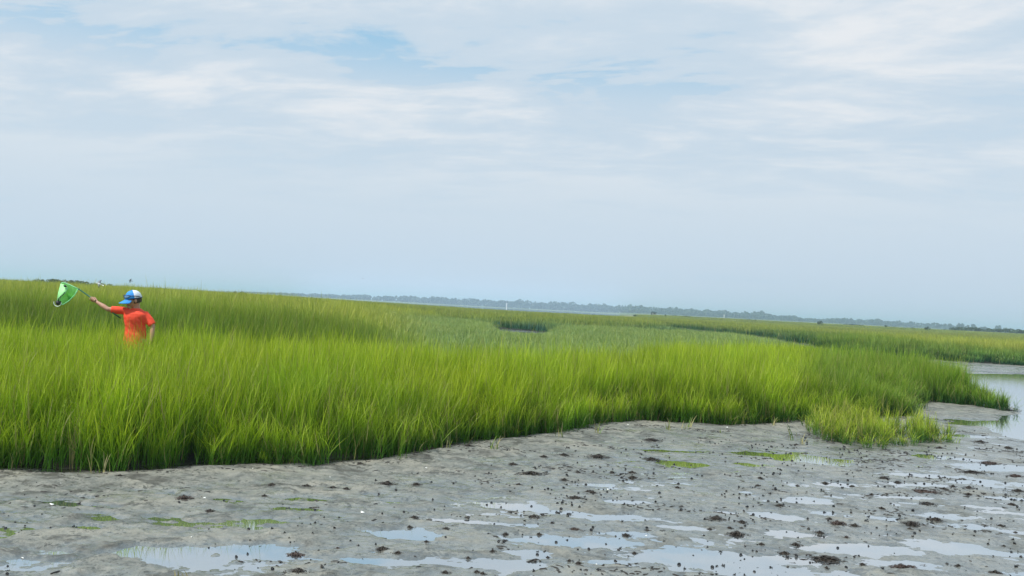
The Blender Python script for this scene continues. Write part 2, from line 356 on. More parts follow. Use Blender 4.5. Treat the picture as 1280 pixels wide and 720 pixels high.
# ------------------------------------------------------------------ grass patches (instanced)
def make_patch(seed, Rad, nplants, nleaf, width, segs, droop=1.0, deadp=.03, stemr=True):
    g = np.random.default_rng(seed); V = []; Q = []; A = []
    def ribbon(pts, wd, face, hs, rnd, dead):
        b0 = len(V); n = len(pts)
        for i, p in enumerate(pts):
            t = i/(n-1); w = wd*(1-t)**.65 if i < n-1 else wd*.06
            w = w*(.75+.25*min(1, t*4))
            V.append(p-face*w/2); V.append(p+face*w/2)
            A.append((hs[i], rnd, dead, 1)); A.append((hs[i], rnd, dead, 1))
            if i: Q.append((b0+2*i-2, b0+2*i-1, b0+2*i+1, b0+2*i))
    for k in range(nplants):
        r = Rad*math.sqrt(g.random()); a = g.random()*6.283
        p0 = np.array([r*math.cos(a), r*math.sin(a), -.04]); ht = g.normal(.82, .12)
        lean = np.array([g.normal(-.03, .06), g.normal(-.01, .06), 0]); rn = g.random(); dd = 1.0 if g.random() < deadp else 0.0
        stem = lambda t: p0+np.array([0, 0, ht*t])+lean*t*t
        if stemr:
            an = g.random()*3.14; fc = np.array([math.cos(an), math.sin(an), 0])
            ribbon([stem(t*.8) for t in np.linspace(0, 1, 4)], width*.6, fc, np.linspace(0, .55, 4), rn, dd)
        az = g.random()*6.283
        for j in range(nleaf):
            az += 2.6+g.normal(0, .5); t0 = .05+.62*(j/max(1, nleaf-1))**.9; s = stem(t0) if stemr else p0
            ln = g.uniform(.42, .72)*(1.15 if j > nleaf-3 else 1.0)
            if not stemr: ln = ht*g.uniform(.75, 1.15)
            d = np.array([math.cos(az), math.sin(az), 0]); outw = g.uniform(.05, .24)*ln*droop; dr = g.uniform(.0, .42)*ln*(1 if g.random() < .28 else .2)*droop
            ts = np.linspace(0, 1, segs+1)
            pts = [s+np.array([0, 0, ln*t-dr*t**3])+d*(outw*t**1.6+dr*.6*t**2.5)+lean*t*.5 for t in ts]
            fa = az+1.57+g.normal(0, .5); fc = np.array([math.cos(fa), math.sin(fa), g.normal(0, .25)]); fc /= np.linalg.norm(fc)
            ribbon(pts, width*g.uniform(.7, 1.25), fc, [max(0, min(1, p[2])) for p in pts], min(1, max(0, rn*.5+g.random()*.5)), dd if g.random() < .7 else (1.0 if g.random() < deadp else 0))
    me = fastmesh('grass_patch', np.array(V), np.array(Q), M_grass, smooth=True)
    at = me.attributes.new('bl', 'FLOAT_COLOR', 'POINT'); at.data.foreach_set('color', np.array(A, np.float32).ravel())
    return me
def patch_coll(name, n, *a, **k):
    c = bpy.data.collections.new(name)
    for i in range(n): c.objects.link(bpy.data.objects.new('%s.%03d' % (name, i), make_patch(hash_(name)+i, *a, **k)))
    return c, n
def hash_(s): return sum(ord(c)*(i+3) for i, c in enumerate(s)) % 9973
C0 = patch_coll('near_blades', 12, .20, 24, 5, .0070, 5, deadp=.085)
C1 = patch_coll('middle_blades', 8, .42, 42, 4, .017, 3)
C2 = patch_coll('far_blades', 6, 1.3, 170, 1, .05, 2, stemr=False, droop=.8)
C3 = patch_coll('tuft_blades', 8, .10, 7, 5, .0095, 5, droop=.8, deadp=.08)
def gn_scatter(name, coll, pts, rot, scl, vi, tint):
    me = bpy.data.meshes.new(name); me.vertices.add(len(pts)); me.vertices.foreach_set('co', np.asarray(pts, np.float32).ravel())
    for nm, tp, arr, key in (('rot', 'FLOAT_VECTOR', rot, 'vector'), ('scl', 'FLOAT_VECTOR', scl, 'vector'), ('vi', 'INT', vi, 'value'), ('tint', 'FLOAT_COLOR', tint, 'color')):
        a = me.attributes.new(nm, tp, 'POINT'); a.data.foreach_set(key, np.ascontiguousarray(arr, dtype=np.int32 if tp == 'INT' else np.float32).ravel())
    me.update(); me.materials.append(coll[0].objects[0].data.materials[0])
    o = bpy.data.objects.new(name, me); COL.objects.link(o)
    ng = bpy.data.node_groups.new(name, 'GeometryNodeTree')
    ng.interface.new_socket('Geometry', in_out='INPUT', socket_type='NodeSocketGeometry'); ng.interface.new_socket('Geometry', in_out='OUTPUT', socket_type='NodeSocketGeometry')
    gi = ng.nodes.new('NodeGroupInput'); go = ng.nodes.new('NodeGroupOutput'); ip = ng.nodes.new('GeometryNodeInstanceOnPoints')
    ci = ng.nodes.new('GeometryNodeCollectionInfo'); ci.inputs['Collection'].default_value = coll[0]; ci.inputs['Separate Children'].default_value = True; ci.inputs['Reset Children'].default_value = True
    def na(nm, tp):
        n = ng.nodes.new('GeometryNodeInputNamedAttribute'); n.data_type = tp; n.inputs['Name'].default_value = nm
        return next(s for s in n.outputs if s.enabled and s.name == 'Attribute')
    lk = ng.links.new
    lk(gi.outputs[0], ip.inputs['Points']); lk(ci.outputs[0], ip.inputs['Instance']); ip.inputs['Pick Instance'].default_value = True
    lk(na('vi', 'INT'), ip.inputs['Instance Index'])
    e2r = ng.nodes.new('FunctionNodeEulerToRotation'); lk(na('rot', 'FLOAT_VECTOR'), e2r.inputs[0]); lk(e2r.outputs[0], ip.inputs['Rotation'])
    lk(na('scl', 'FLOAT_VECTOR'), ip.inputs['Scale']); lk(ip.outputs[0], go.inputs[0])
    md = o.modifiers.new('scatter', 'NODES'); md.node_group = ng
    return o

LIME = np.array([.335, .480, .016]); GREEN = np.array([.205, .350, .030]); GLAU = np.array([.235, .360, .135]); OLIVE = np.array([.370, .430, .085]); DEEP = np.array([.050, .150, .022])
def grass_look(x, y, s):                      # height (m) and tint of the stand at a point
    px = azpx(x, y); D = y
    n = fbm(x, y, .35, 3, off=40); n2 = fbm(x, y, 1.5, 2, off=44)
    lime_end = np.interp(px, [-500, 400, 640, 800, 950, 1100], [13.9, 13.9, 14.2, 17., 27., 30.])
    near = 1-ss(D+.9*n, lime_end-.6, lime_end+1.2)
    hN = (.62+.10*ss(s, 0, 1.5))*np.interp(D, [16, 26], [1, .85])
    hN = hN*np.interp(px, [1040, 1090, 1200, 1262], [1, 1.10, 1.08, .80])
    leftbank = ss(-px, -560, -430)*ss(D, 16, 17)
    hG = (.40+.34*leftbank)*(1-0*ss(px, 585, 620))
    hG = hG+.35*ss(px, 585, 620)*(1-ss(px, 690, 720))*ss(D, 60, 62)
    hF = .72
    ft = np.interp(px, [500, 560, 740, 780, 850, 900, 960, 1000, 1040, 1100], [50, 64, 64, 64, 112, 98, 84, 68, 56, 46])+n*np.interp(px, [700, 850], [5, 0]); farz = ss(D, ft-3, ft+3)
    h = near*hN+(1-near)*(hG*(1-farz)+hF*farz)
    h = h*(1-.75*ss(px, 605, 630)*(1-ss(px, 685, 705))*ss(D, 39, 46)*(1-ss(D, 59, 61)))
    (ax, ay), (bx, by) = P2(1142, 517), PD(1030, 17.5); ex, ey = bx-ax, by-ay; t = np.clip(((x-ax)*ex+(y-ay)*ey)/(ex*ex+ey*ey), 0, 1)
    h = h*(1-.72*np.exp(-(np.hypot(x-ax-t*ex, y-ay-t*ey)/.75)**2)*(1-.6*t))
    h = h*(1+.18*n+.10*n2)*(.60+.40*ss(s, -.05, .30))
    rear = leftbank*(1-near)
    c = LIME[None]*near[:, None]+(1-near)[:, None]*(GLAU[None]*(1-farz)[:, None]+OLIVE[None]*farz[:, None])
    lb = (GREEN[None]*(1-ss(D+2*n, 17.6, 25))[:, None]+OLIVE[None]*ss(D+2*n, 17.6, 25)[:, None])
    c = c*(1-rear)[:, None]+lb*rear[:, None]
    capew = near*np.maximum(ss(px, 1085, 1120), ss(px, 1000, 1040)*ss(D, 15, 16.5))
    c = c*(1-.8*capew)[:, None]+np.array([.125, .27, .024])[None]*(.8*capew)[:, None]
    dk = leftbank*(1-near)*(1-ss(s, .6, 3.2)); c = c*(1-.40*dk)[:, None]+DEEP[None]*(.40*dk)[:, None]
    # freshly green margin of the far bank on the right
    mg = ss(px, 950, 1050)*ss(D, 36, 40)*(1-ss(s, 1.5, 5)); c = c*(1-.8*mg)[:, None]+np.array([.12, .27, .04])[None]*(.8*mg)[:, None]
    st = ss(fbm(x*.25, y, .09, 3, off=90), .12, .3)*ss(D, 45, 70)*.6; c = c*(1-st)[:, None]+np.array([.15, .26, .07])[None]*st[:, None]
    ye = ss(fbm(x*.3, y, .06, 3, off=130), .1, .3)*ss(D, 50, 80)*.5; c = c*(1-ye)[:, None]+np.array([.24, .24, .07])[None]*ye[:, None]
    gp_ = ss(fbm(x, y, .8, 3, off=210), -.05, .45)*near*.55; c = c*(1-gp_)[:, None]+(c*np.array([.62, .80, 1.1]))*gp_[:, None]
    c = c*(1+.26*n2+.20*n)[:, None]
    return h, np.clip(c, .01, .6)
def scatter(name, coll, y0, y1, dens, hw, xy, grow=0.0, tilt=.035, keep=lambda x, y: np.ones(len(x), bool), smin=.0):
    # points laid over the wedge the view can reach, with margins
    A = (y1*y1-y0*y0)*hw; n = int(A*dens); y = np.sqrt(rng.uniform(y0*y0, y1*y1, n)); x = rng.uniform(-1, 1, n)*(hw*y+1.5)
    k = keep(x, y); x, y = x[k], y[k]; s = grass_sd(x, y)
    k = s > smin; x, y, s = x[k], y[k], s[k]
    px = azpx(x, y); k = ~((y > 228) & (px > 350) & (px < 800)); x, y, s = x[k], y[k], s[k]
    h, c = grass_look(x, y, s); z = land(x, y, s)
    n = len(x); rot = np.stack([rng.normal(0, tilt, n), rng.normal(0, tilt, n)+.02, rng.uniform(0, 6.283, n)], 1)
    h = h*rng.normal(1, .09, n); sx = xy*rng.uniform(.85, 1.2, n)
    pts = np.stack([x, y, z-.01], 1)
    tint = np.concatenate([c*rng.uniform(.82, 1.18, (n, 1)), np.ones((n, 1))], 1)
    return gn_scatter(name, coll, pts, rot, np.stack([sx, sx, h], 1), rng.integers(0, coll[1], n), tint)
HW = .74
split_y = 15.0
far_side = lambda x, y: (y > 15.25) & (azpx(x, y) < 540)
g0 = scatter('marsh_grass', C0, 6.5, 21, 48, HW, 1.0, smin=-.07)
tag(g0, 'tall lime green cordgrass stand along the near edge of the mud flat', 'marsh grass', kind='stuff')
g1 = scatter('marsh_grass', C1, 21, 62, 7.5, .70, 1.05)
tag(g1, 'shorter blue green marsh grass spreading across the middle distance', 'marsh grass', kind='stuff')
g2 = scatter('marsh_grass', C2, 62, 250, .75, .68, 1.1, smin=.4)
g2b = scatter('marsh_grass', C2, 250, 430, .16, .60, 1.6, smin=.4)
tag(g2b, 'farthest thin strip of pale marsh grass below the hazy woods', 'marsh grass', kind='stuff')
tag(g2, 'olive green marsh meadow reaching back to the horizon', 'marsh grass', kind='stuff')

# sparse shoots straggling out over the margin
sx_ = rng.uniform(-9, 14, 60000); sy_ = rng.uniform(6, 21, 60000); ssd = grass_sd(sx_, sy_); spx = azpx(sx_, sy_)
k = (ssd > -.34) & (ssd < .06) & (np.abs(spx-640) < 760) & (rng.random(60000) < .30*np.exp(-np.maximum(-ssd, 0)/.10)*(.3+ss(fbm(sx_, sy_, 1.7, 2, off=33), -.2, .4))); sx_, sy_ = sx_[k], sy_[k]; n = len(sx_); print('margin shoots', n)
_, sc__ = grass_look(sx_, sy_, np.full(n, .2))
g4 = gn_scatter('marsh_grass', C3, np.stack([sx_, sy_, land(sx_, sy_)-.005], 1), np.stack([rng.normal(0, .14, n), rng.normal(0, .14, n), rng.uniform(0, 6.28, n)], 1),
    np.stack([np.full(n, .6), np.full(n, .6), rng.uniform(.10, .42, n)], 1), rng.integers(0, C3[1], n), np.concatenate([sc__*rng.uniform(.5, 1.0, (n, 1)), np.ones((n, 1))], 1))
tag(g4, 'sparse short shoots straggling along the muddy margin of the tall grass', 'marsh grass', kind='stuff')

# the low separate tuft on the mud at the right
tx = rng.uniform(4, 7.5, 4000); ty = rng.uniform(9, 15, 4000); sdT = sdf(tx, ty, TUFT)+.26*fbm(tx, ty, 2.2, 3)
k = (sdT > 0) & (rng.random(4000) < .42*(.35+.65*ss(fbm(tx, ty, 2.2, 2, off=77), -.3, .2))); tx, ty, sdT = tx[k], ty[k], sdT[k]; n = len(tx)
print('tuft', n, min(PL)[0])
tz = land(tx, ty)
tc_ = np.stack([np.full(n, .34), np.full(n, .46), np.full(n, .03), np.ones(n)], 1)*np.append(rng.uniform(.75, 1.25, (n, 1)).repeat(3, 1), np.ones((n, 1)), 1)
hT = .60*(.26+.15*ss(sdT, 0, .3))*np.clip(rng.normal(1, .28, n), .45, 1.7)*(1+.35*fbm(tx, ty, 1.2, 2, off=7))
g3 = gn_scatter('grass_tuft', C3, np.stack([tx, ty, tz-.005], 1), np.stack([rng.normal(0, .10, n), rng.normal(0, .10, n), rng.uniform(0, 6.28, n)], 1),
    np.stack([np.full(n, .8), np.full(n, .8), hT], 1), rng.integers(0, C3[1], n), tc_)
tag(g3, 'low separate patch of short bright grass standing out on the bare mud', 'marsh grass', kind='stuff')

# ------------------------------------------------------------------ small things lying on the mud
def zat(x, y):
    x = np.atleast_1d(np.asarray(x, float)); y = np.atleast_1d(np.asarray(y, float)); return land(x, y)
M_shell = simple('snail_shell', (.020, .020, .022), .35, .4, 200)
M_white = simple('white_shell', (.78, .77, .72), .5, .1, 90)
M_weed = simple('stranded_weed', (.035, .026, .018), .6, .5, 40)
M_weedr = simple('reddish_weed', (.055, .034, .025), .6, .4, 40)
def snail_mesh(seed):
    g = np.random.default_rng(seed); V = []; Fc = []; n = 26; k = 7           # a coiled cone lying on its side
    for i in range(n):
        t = i/(n-1); a = t*6.283*2.6; rad = .0058*(t**1.1)+.0004; cr_ = .0042*t; c = np.array([.019*(1-t)-.008, cr_*math.cos(a), cr_*math.sin(a)+.0045])
        for j in range(k):
            b = j/k*6.283; V.append(c+np.array([.25*rad*math.sin(b*2), rad*math.cos(b), rad*math.sin(b)]))
        if i:
            for j in range(k): Fc.append(((i-1)*k+j, (i-1)*k+(j+1) % k, i*k+(j+1) % k, i*k+j))
    Fc.append(tuple(range(k))[::-1]); Fc.append(tuple(range((n-1)*k, n*k)))
    return mesh('mud_snail', V, Fc, M_shell, True)
SN = [snail_mesh(i) for i in range(3)]
# where the snails gather
n = 26000; y = np.sqrt(rng.uniform(4.3**2, 15**2, n)); x = rng.uniform(-1, 1, n)*.66*y; px = azpx(x, y); py_ = EYE*F/y
s = grass_sd(x, y); zz = land(x, y, s)
f = ss(fbm(x, y, 1.1, 4, off=61), -.05, .55)
wgt = (.10+.9*f)*np.interp(px, [0, 200, 420, 640, 1000, 1280], [.25, .32, .45, .8, 1, 1])*ss(-s, .35, 1.6)*(zz > -.03)*(.45+.55*ss(zz, .022, .002))
wgt = wgt*(1-.85*ss(y, 9.5, 13))
k = rng.random(n) < wgt*.60; x, y, zz = x[k], y[k], zz[k]; order = np.argsort(y); x, y, zz = x[order], y[order], zz[order]
inview = np.abs(azpx(x, y)-640) < 655; inview &= y > 4.85+.0*x
print('snails', len(x), inview.sum())
first = np.where(inview)[0][:300]
for i in first:
    o = bpy.data.objects.new('mud_snail', SN[i % 3]); COL.objects.link(o)
    sc_ = random.choice((.5, .65, .8, .9, 1.1, 1.3))*random.uniform(.85, 1.1); o.location = (x[i], y[i], max(zz[i], -.004)+.0); o.scale = (sc_,)*3; o.rotation_euler = (random.uniform(-.4, .4), random.uniform(-.5, .3), random.uniform(0, 6.28))
    tag(o, 'tiny dark mud snail on the wet mud near the viewer', 'snail', 'mud snails scattered over the flat')
rest = np.setdiff1d(np.arange(len(x)), first)
bv = np.array([v.co[:] for v in SN[0].vertices]); bf = [tuple(p.vertices) for p in SN[0].polygons if len(p.vertices) == 4]; bf = np.array(bf)
allv = []; allf = []
for q_, i in enumerate(rest):
    a = random.uniform(0, 6.28); c, s_ = math.cos(a), math.sin(a); sc_ = random.uniform(.6, 1.5)
    v = bv*sc_; v = np.stack([v[:, 0]*c-v[:, 1]*s_+x[i], v[:, 0]*s_+v[:, 1]*c+y[i], v[:, 2]+max(zz[i], -.004)], 1); allv.append(v); allf.append(bf+q_*len(bv))
o = link('mud_snails', fastmesh('mud_snails', np.concatenate(allv), np.concatenate(allf), M_shell)); tag(o, 'countless small dark mud snails spread over the flat farther off', 'snails', kind='stuff')

def weed_mesh(seed, mt):
    g = np.random.default_rng(seed); V = []; Q = []
    for k in range(150):
        r = abs(g.normal(0, .52)); a = g.random()*6.283; p = np.array([r*math.cos(a), r*math.sin(a)*1.0, max(.02, (1-r)*g.random()*.8)]); d = g.random()*6.283; L_ = g.uniform(.15, .55); b0 = len(V); wd = g.uniform(.02, .075)
        for i in range(5):
            t = i/4; c = p+np.array([math.cos(d)*L_*t, math.sin(d)*L_*t, -p[2]*.7*t*t+.16*math.sin(t*3.1)*g.random()]); d += g.normal(0, .45)
            nrm = np.array([-math.sin(d), math.cos(d), g.normal(0, .5)])*wd*(1-.7*t); V.append(c-nrm); V.append(c+nrm)
            if i: Q.append((b0+2*i-2, b0+2*i-1, b0+2*i+1, b0+2*i))
    # matted heart of the clump
    b0 = len(V); nr, na = 5, 14
    for i in range(nr):
        for j in range(na):
            r = (i+.3)/nr*(.34+.26*g.random()); a = j/na*6.283; V.append(np.array([r*math.cos(a), r*math.sin(a), max(-.1, (.45*(1-(i/nr)**2)+.25*(g.random()-.5))) if i < nr-1 else -.15]))
    for i in range(nr-1):
        for j in range(na): Q.append((b0+i*na+j, b0+i*na+(j+1) % na, b0+(i+1)*na+(j+1) % na, b0+(i+1)*na+j))
    return fastmesh('weed_clump', np.array(V), np.array(Q), mt, smooth=False)
WD = [weed_mesh(50+i, M_weed) for i in range(6)]; WR = [weed_mesh(80+i, M_weedr) for i in range(2)]
weeds = [(1155, 614, 50, 1), (1215, 590, 35, 0), (1236, 578, 30, 1), (1105, 598, 18, 0), (1102, 636, 10, 0), (1140, 656, 28, 0), (1169, 650, 18, 0), (1251, 657, 10, 0), (1137, 662, 8, 0), (1127, 709, 46, 1), (1244, 716, 22, 0), (1211, 618, 12, 0),
 (1264, 630, 15, 0), (1273, 614, 16, 0), (1191, 607, 10, 0), (1159, 630, 26, 0), (1269, 595, 22, 1), (1198, 707, 10, 0), (1269, 664, 8, 0), (1255, 683, 6, 0), (1211, 609, 12, 0),
 (947, 607, 10, 0), (997, 606, 8, 0), (1032, 603, 12, 0), (974, 632, 14, 0), (928, 652, 14, 0), (895, 648, 22, 0), (912, 660, 10, 0), (927, 660, 7, 0), (922, 667, 26, 0), (887, 660, 10, 0), (1025, 666, 12, 0), (1068, 657, 14, 0), (1047, 655, 26, 1), (952, 681, 9, 0), (995, 680, 16, 0), (980, 691, 18, 0), (1035, 698, 60, 0), (1033, 709, 8, 0), (1078, 707, 10, 0), (1058, 673, 7, 1), (1037, 649, 10, 0),
 (667, 646, 18, 0), (720, 623, 26, 0), (740, 616, 14, 0), (632, 667, 11, 0), (674, 667, 8, 0), (616, 691, 8, 0), (718, 662, 16, 1), (685, 695, 9, 0), (603, 717, 10, 0), (723, 704, 11, 0), (690, 654, 6, 0), (712, 700, 8, 0), (754, 706, 5, 0), (783, 668, 18, 0), (648, 607, 10, 0), (793, 690, 9, 0),
 (478, 687, 20, 0), (498, 692, 12, 0), (557, 661, 10, 0), (533, 677, 8, 0), (422, 685, 7, 1), (585, 697, 7, 0), (596, 715, 9, 0), (557, 715, 12, 0), (517, 647, 14, 0), (512, 658, 9, 0), (483, 606, 22, 0), (520, 607, 14, 0), (433, 612, 14, 0), (417, 610, 14, 0),
 (679, 572, 12, 0), (705, 570, 14, 0), (747, 572, 26, 0), (814, 551, 26, 0), (641, 581, 14, 0), (665, 593, 36, 0), (722, 591, 8, 0), (815, 574, 22, 0), (705, 600, 10, 0), (765, 590, 9, 0), (790, 590, 14, 0), (735, 615, 8, 0), (790, 597, 14, 0), (847, 610, 10, 0),
 (995, 557, 8, 0), (950, 598, 10, 0), (340, 608, 12, 0), (384, 609, 14, 0), (330, 622, 8, 0), (370, 692, 26, 1), (372, 716, 26, 0), (230, 625, 22, 1), (262, 640, 14, 0), (1175, 560, 12, 0), (1170, 551, 8, 0), (1262, 513, 16, 0), (1225, 552, 16, 0), (1260, 560, 14, 0), (1180, 612, 12, 0), (1090, 617, 9, 0), (1065, 607, 12, 0), (1122, 602, 14, 0),
 (540, 563, 22, 0), (585, 561, 14, 0), (450, 583, 10, 0), (150, 599, 9, 0)]
SIDE = {1155: ('long brown strip of weed, longest on the mud, right of the grass tuft', None), 1215: ('flat dark weed mound beside the channel at the far right', None), 1127: ('shaggy brown weed heap at the bottom edge below the grass tuft', None),
 1035: ('broad low mat of dark weed between two large bottom pools', None), 720: ('dark weed mound right of the long central pool', None), 667: ('rounded dark weed mound just below the long central pool', None), 665: ('thin grey film of weed midway between pools and grass', None),
 478: ('brown weed heap between two pools left of centre', None), 814: ('dark weed mound on pale sand under the central grass edge', None), 1140: ('oval dark weed mat below the middle right pool', None)}
used = set()
ORD = ['leftmost', 'second from left', 'third from left', 'fourth from left', 'fifth from left', 'sixth from left', 'seventh from left', 'eighth from left', 'ninth from left', 'tenth from left', 'eleventh from left', 'twelfth from left'] + [w_+' from left' for w_ in ('thirteenth', 'fourteenth', 'fifteenth', 'sixteenth', 'seventeenth', 'eighteenth', 'nineteenth', 'twentieth', 'twenty-first', 'twenty-second', 'twenty-third', 'twenty-fourth', 'twenty-fifth', 'twenty-sixth')]
def cell(a, b):
    r_ = 'on mud nearest the grass' if b < 600 else 'above the pools' if b < 645 else 'among the pools' if b < 685 else 'at the bottom edge'
    c_ = 'at the left' if a < 400 else 'left of centre' if a < 600 else 'in the centre' if a < 860 else 'right of centre' if a < 1080 else 'at the far right'
    return r_, c_
def place_words(lst, a, b):
    same = sorted(q_[0]+q_[1]*1e-4 for q_ in lst if cell(q_[0], q_[1]) == cell(a, b)); k_ = same.index(a+b*1e-4)
    r_, c_ = cell(a, b); return ('' if len(same) == 1 else ORD[k_]+' ')+r_+', '+c_
for i, (a, b, w, red) in enumerate(weeds):
    p = gp(a, b, .01); half = w/2*p.y/F*1.3; zz_ = float(zat(p.x, p.y)[0])
    o = bpy.data.objects.new('seaweed_clump', (WR if red else WD)[i % (2 if red else 6)]); COL.objects.link(o)
    dy = half*random.uniform(.55, 1.05)*(1 if w < 30 else .6)
    o.location = (p.x, p.y, max(zz_, -.004)-.002); o.scale = (half, dy, min(.040, .014+half*.26)); o.rotation_euler = (0, 0, random.uniform(-.25, .25))
    if a in SIDE and a not in used: used.add(a); tag(o, SIDE[a][0], 'seaweed', 'seaweed clumps stranded on the mud')
    elif red: tag(o, 'reddish weed tangle, '+place_words(weeds, a, b), 'seaweed', 'seaweed clumps stranded on the mud')
    else: tag(o, ('dark weed clump, ' if w > 12 else 'small dark weed clump, ')+place_words(weeds, a, b), 'seaweed', 'seaweed clumps stranded on the mud')

# loose flecks of peat and broken stalks: one litter
n = 70000; y = np.sqrt(rng.uniform(4.4**2, 16**2, n)); x = rng.uniform(-1, 1, n)*.66*y; s = grass_sd(x, y)
px = azpx(x, y)
wgt = ss(fbm(x*.6, y*1.2, 1.3, 5, off=161, gain=.65), .16, .50)*(s < -.03)*(.25+.75*ss(px, 350, 760))+ .9*ss(s, -.45, -.05)*(s < 0)
k = rng.random(n) < wgt*.6; x, y = x[k], y[k]; zz = land(x, y); k = zz > -.006; x, y, zz = x[k], y[k], zz[k]
V = []; Q = []
for i in range(len(x)):
    a = random.uniform(0, 6.28); l = random.uniform(.006, .028)*(1+.07*y[i]); w = random.uniform(.003, .010)*(1+.08*y[i]); h = random.uniform(.002, .007); c, s_ = math.cos(a), math.sin(a); b0 = len(V)
    for (u, v, hh) in ((-l, -w*.4, 0), (l*.8, -w, 0), (l, w*.7, 0), (-l*.7, w, 0), (-l*.5, -w*.3, h), (l*.5, -w*.4, h*.6), (l*.5, w*.4, h), (-l*.4, w*.5, h*.7)):
        V.append((x[i]+u*c-v*s_, y[i]+u*s_+v*c, zz[i]-.001+hh))
    for q_ in ((4, 5, 6, 7), (0, 1, 5, 4), (1, 2, 6, 5), (2, 3, 7, 6), (3, 0, 4, 7)): Q.append([b0+e for e in q_])
o = link('mud_litter', fastmesh('mud_litter', np.array(V), np.array(Q), simple('peat_litter', (.028, .023, .018), .7, .5, 60), smooth=False)); tag(o, 'fine dark flecks of peat and broken stalks strewn on the mud', 'litter', kind='stuff')

# white shells
def shell_mesh(seed):
    g = np.random.default_rng(seed); V = []; Q = []
    for i in range(5):
        for j in range(9):
            r = i/4; a = -1.2+2.4*j/8; V.append((r*math.cos(a), r*math.sin(a)*.9, .35*(1-r*r)*math.cos(a*.8)+.02*(j % 2)))
    for i in range(4):
        for j in range(8): Q.append((i*9+j, i*9+j+1, (i+1)*9+j+1, (i+1)*9+j))
    me = fastmesh('white_shell', np.array(V), np.array(Q), M_white); return me
SH = shell_mesh(1)
shells = [(317, 586, 5, None), (257, 620, 6, 'pale shell at the head of a thin dark pool on the left'), (451, 639, 10, 'long white shell lying on the mud left of centre'), (412, 596, 4, None), (485, 582, 4, None), (533, 586, 4, None), (793, 561, 4, None), (62, 630, 10, 'flat white shell beside the thin dark pools on the left'),
        (27, 694, 7, 'white shell by the small blue pool in the bottom left corner'), (759, 609, 5, None), (808, 666, 4, None), (910, 535, 5, None), (30, 613, 3, None), (240, 672, 4, None), (75, 606, 3, None), (352, 612, 3, None), (745, 702, 4, None), (1166, 455, 3, None), (785, 532, 4, None)]
for (a, b, w, lab) in shells:
    p = gp(a, b, .02); h = w/2*p.y/F; o = bpy.data.objects.new('white_shell', SH); COL.objects.link(o)
    o.location = (p.x, p.y, max(0, float(zat(p.x, p.y)[0]))+.001); o.scale = (h, h*.9, max(.008, h*.9)); o.rotation_euler = (0, 0, random.uniform(0, 6.28))
    tag(o, lab or 'tiny white shell fragment, '+place_words(shells, a, b), 'shell', 'white shells on the mud')

# single plants standing out on the mud
def sprout_mesh(seed, n=6, deadp=.6, sp=.05, hgt=.3):
    g = np.random.default_rng(seed); V = []; Q = []; A = []
    for k in range(n):
        p = np.array([g.normal(0, sp*.4), g.normal(0, sp*.4), -.01]); d = g.random()*6.283; ln = hgt*g.uniform(.5, 1.1); out = g.uniform(.1, .6)*ln; b0 = len(V); dd = 1.0 if g.random() < deadp else 0; rn = g.random()
        wv = np.array([-math.sin(d+.8), math.cos(d+.8), .1])*.006
        for i in range(6):
            t = i/5; c = p+np.array([math.cos(d)*out*t**1.5, math.sin(d)*out*t**1.5, ln*t-.25*out*t**3]); w = wv*(1-t)**.7+wv*.04; V.append(c-w); V.append(c+w); A += [(.3+.5*t, rn, dd, 1)]*2
            if i: Q.append((b0+2*i-2, b0+2*i-1, b0+2*i+1, b0+2*i))
    me = fastmesh('grass_sprout', np.array(V), np.array(Q), M_sprout[0], smooth=True)
    at = me.attributes.new('bl', 'FLOAT_COLOR', 'POINT'); at.data.foreach_set('color', np.array(A, np.float32).ravel()); return me
def sprout_b(t, out):
    bl = t.nodes.new('ShaderNodeAttribute'); bl.attribute_name = 'bl'
    sb = t.nodes.new('ShaderNodeSeparateColor'); t.links.new(bl.outputs['Color'], sb.inputs[0])
    c = mixc(sb.outputs[1], (.10, .20, .03), (.20, .28, .04), tree=t); c = mixc(mth('MULTIPLY', sb.outputs[2], .85, tree=t), c, (.42, .36, .17), tree=t)
    p = principled(t, Base_Color=c, Roughness=.6); t.links.new(p.outputs[0], out.inputs[0])
M_sprout = [mat('sprout', sprout_b)]
sprigs = [(128, 590, .20, .7, 'straw coloured bent stalks at the left foot of the grass'), (835, 536, .16, .3, 'small green sprout on pale sand at the central grass edge'), (862, 533, .18, .3, None), (990, 549, .26, .3, 'thin upright stalk just left of the low tuft'), (968, 532, .14, .4, None), (855, 535, .12, .4, None), (617, 561, .16, .3, None), (745, 541, .16, .4, 'short sprout where sand meets grass right of centre'),
        (700, 546, .18, .4, None), (1148, 524, .30, .1, 'dark green sprig between the cape and the low tuft'), (1143, 521, .30, .1, None), (1188, 548, .20, .2, 'fine green sprig at the right end of the low tuft'), (1000, 553, .2, .3, None), (905, 540, .08, .5, None), (229, 717, .05, 1, 'single thin stalk standing at the edge of the large left pool'), (1197, 552, .12, .2, None), (1240, 508, .22, .1, None), (1252, 507, .3, .1, 'stray blades at the tip of the grassy cape'), (560, 560, .2, .5, None)]
for i, (a, b, h, dp, lab) in enumerate(sprigs):
    p = gp(a, b, .03); o = link('grass_sprout', sprout_mesh(300+i, 7 if h > .1 else 4, dp, .08, h*1.15)); o.location = (p.x, p.y, float(zat(p.x, p.y)[0]))
    tag(o, lab or 'lone grass sprig, '+place_words(sprigs, a, b), 'grass sprig', 'lone sprigs of marsh grass on the mud')

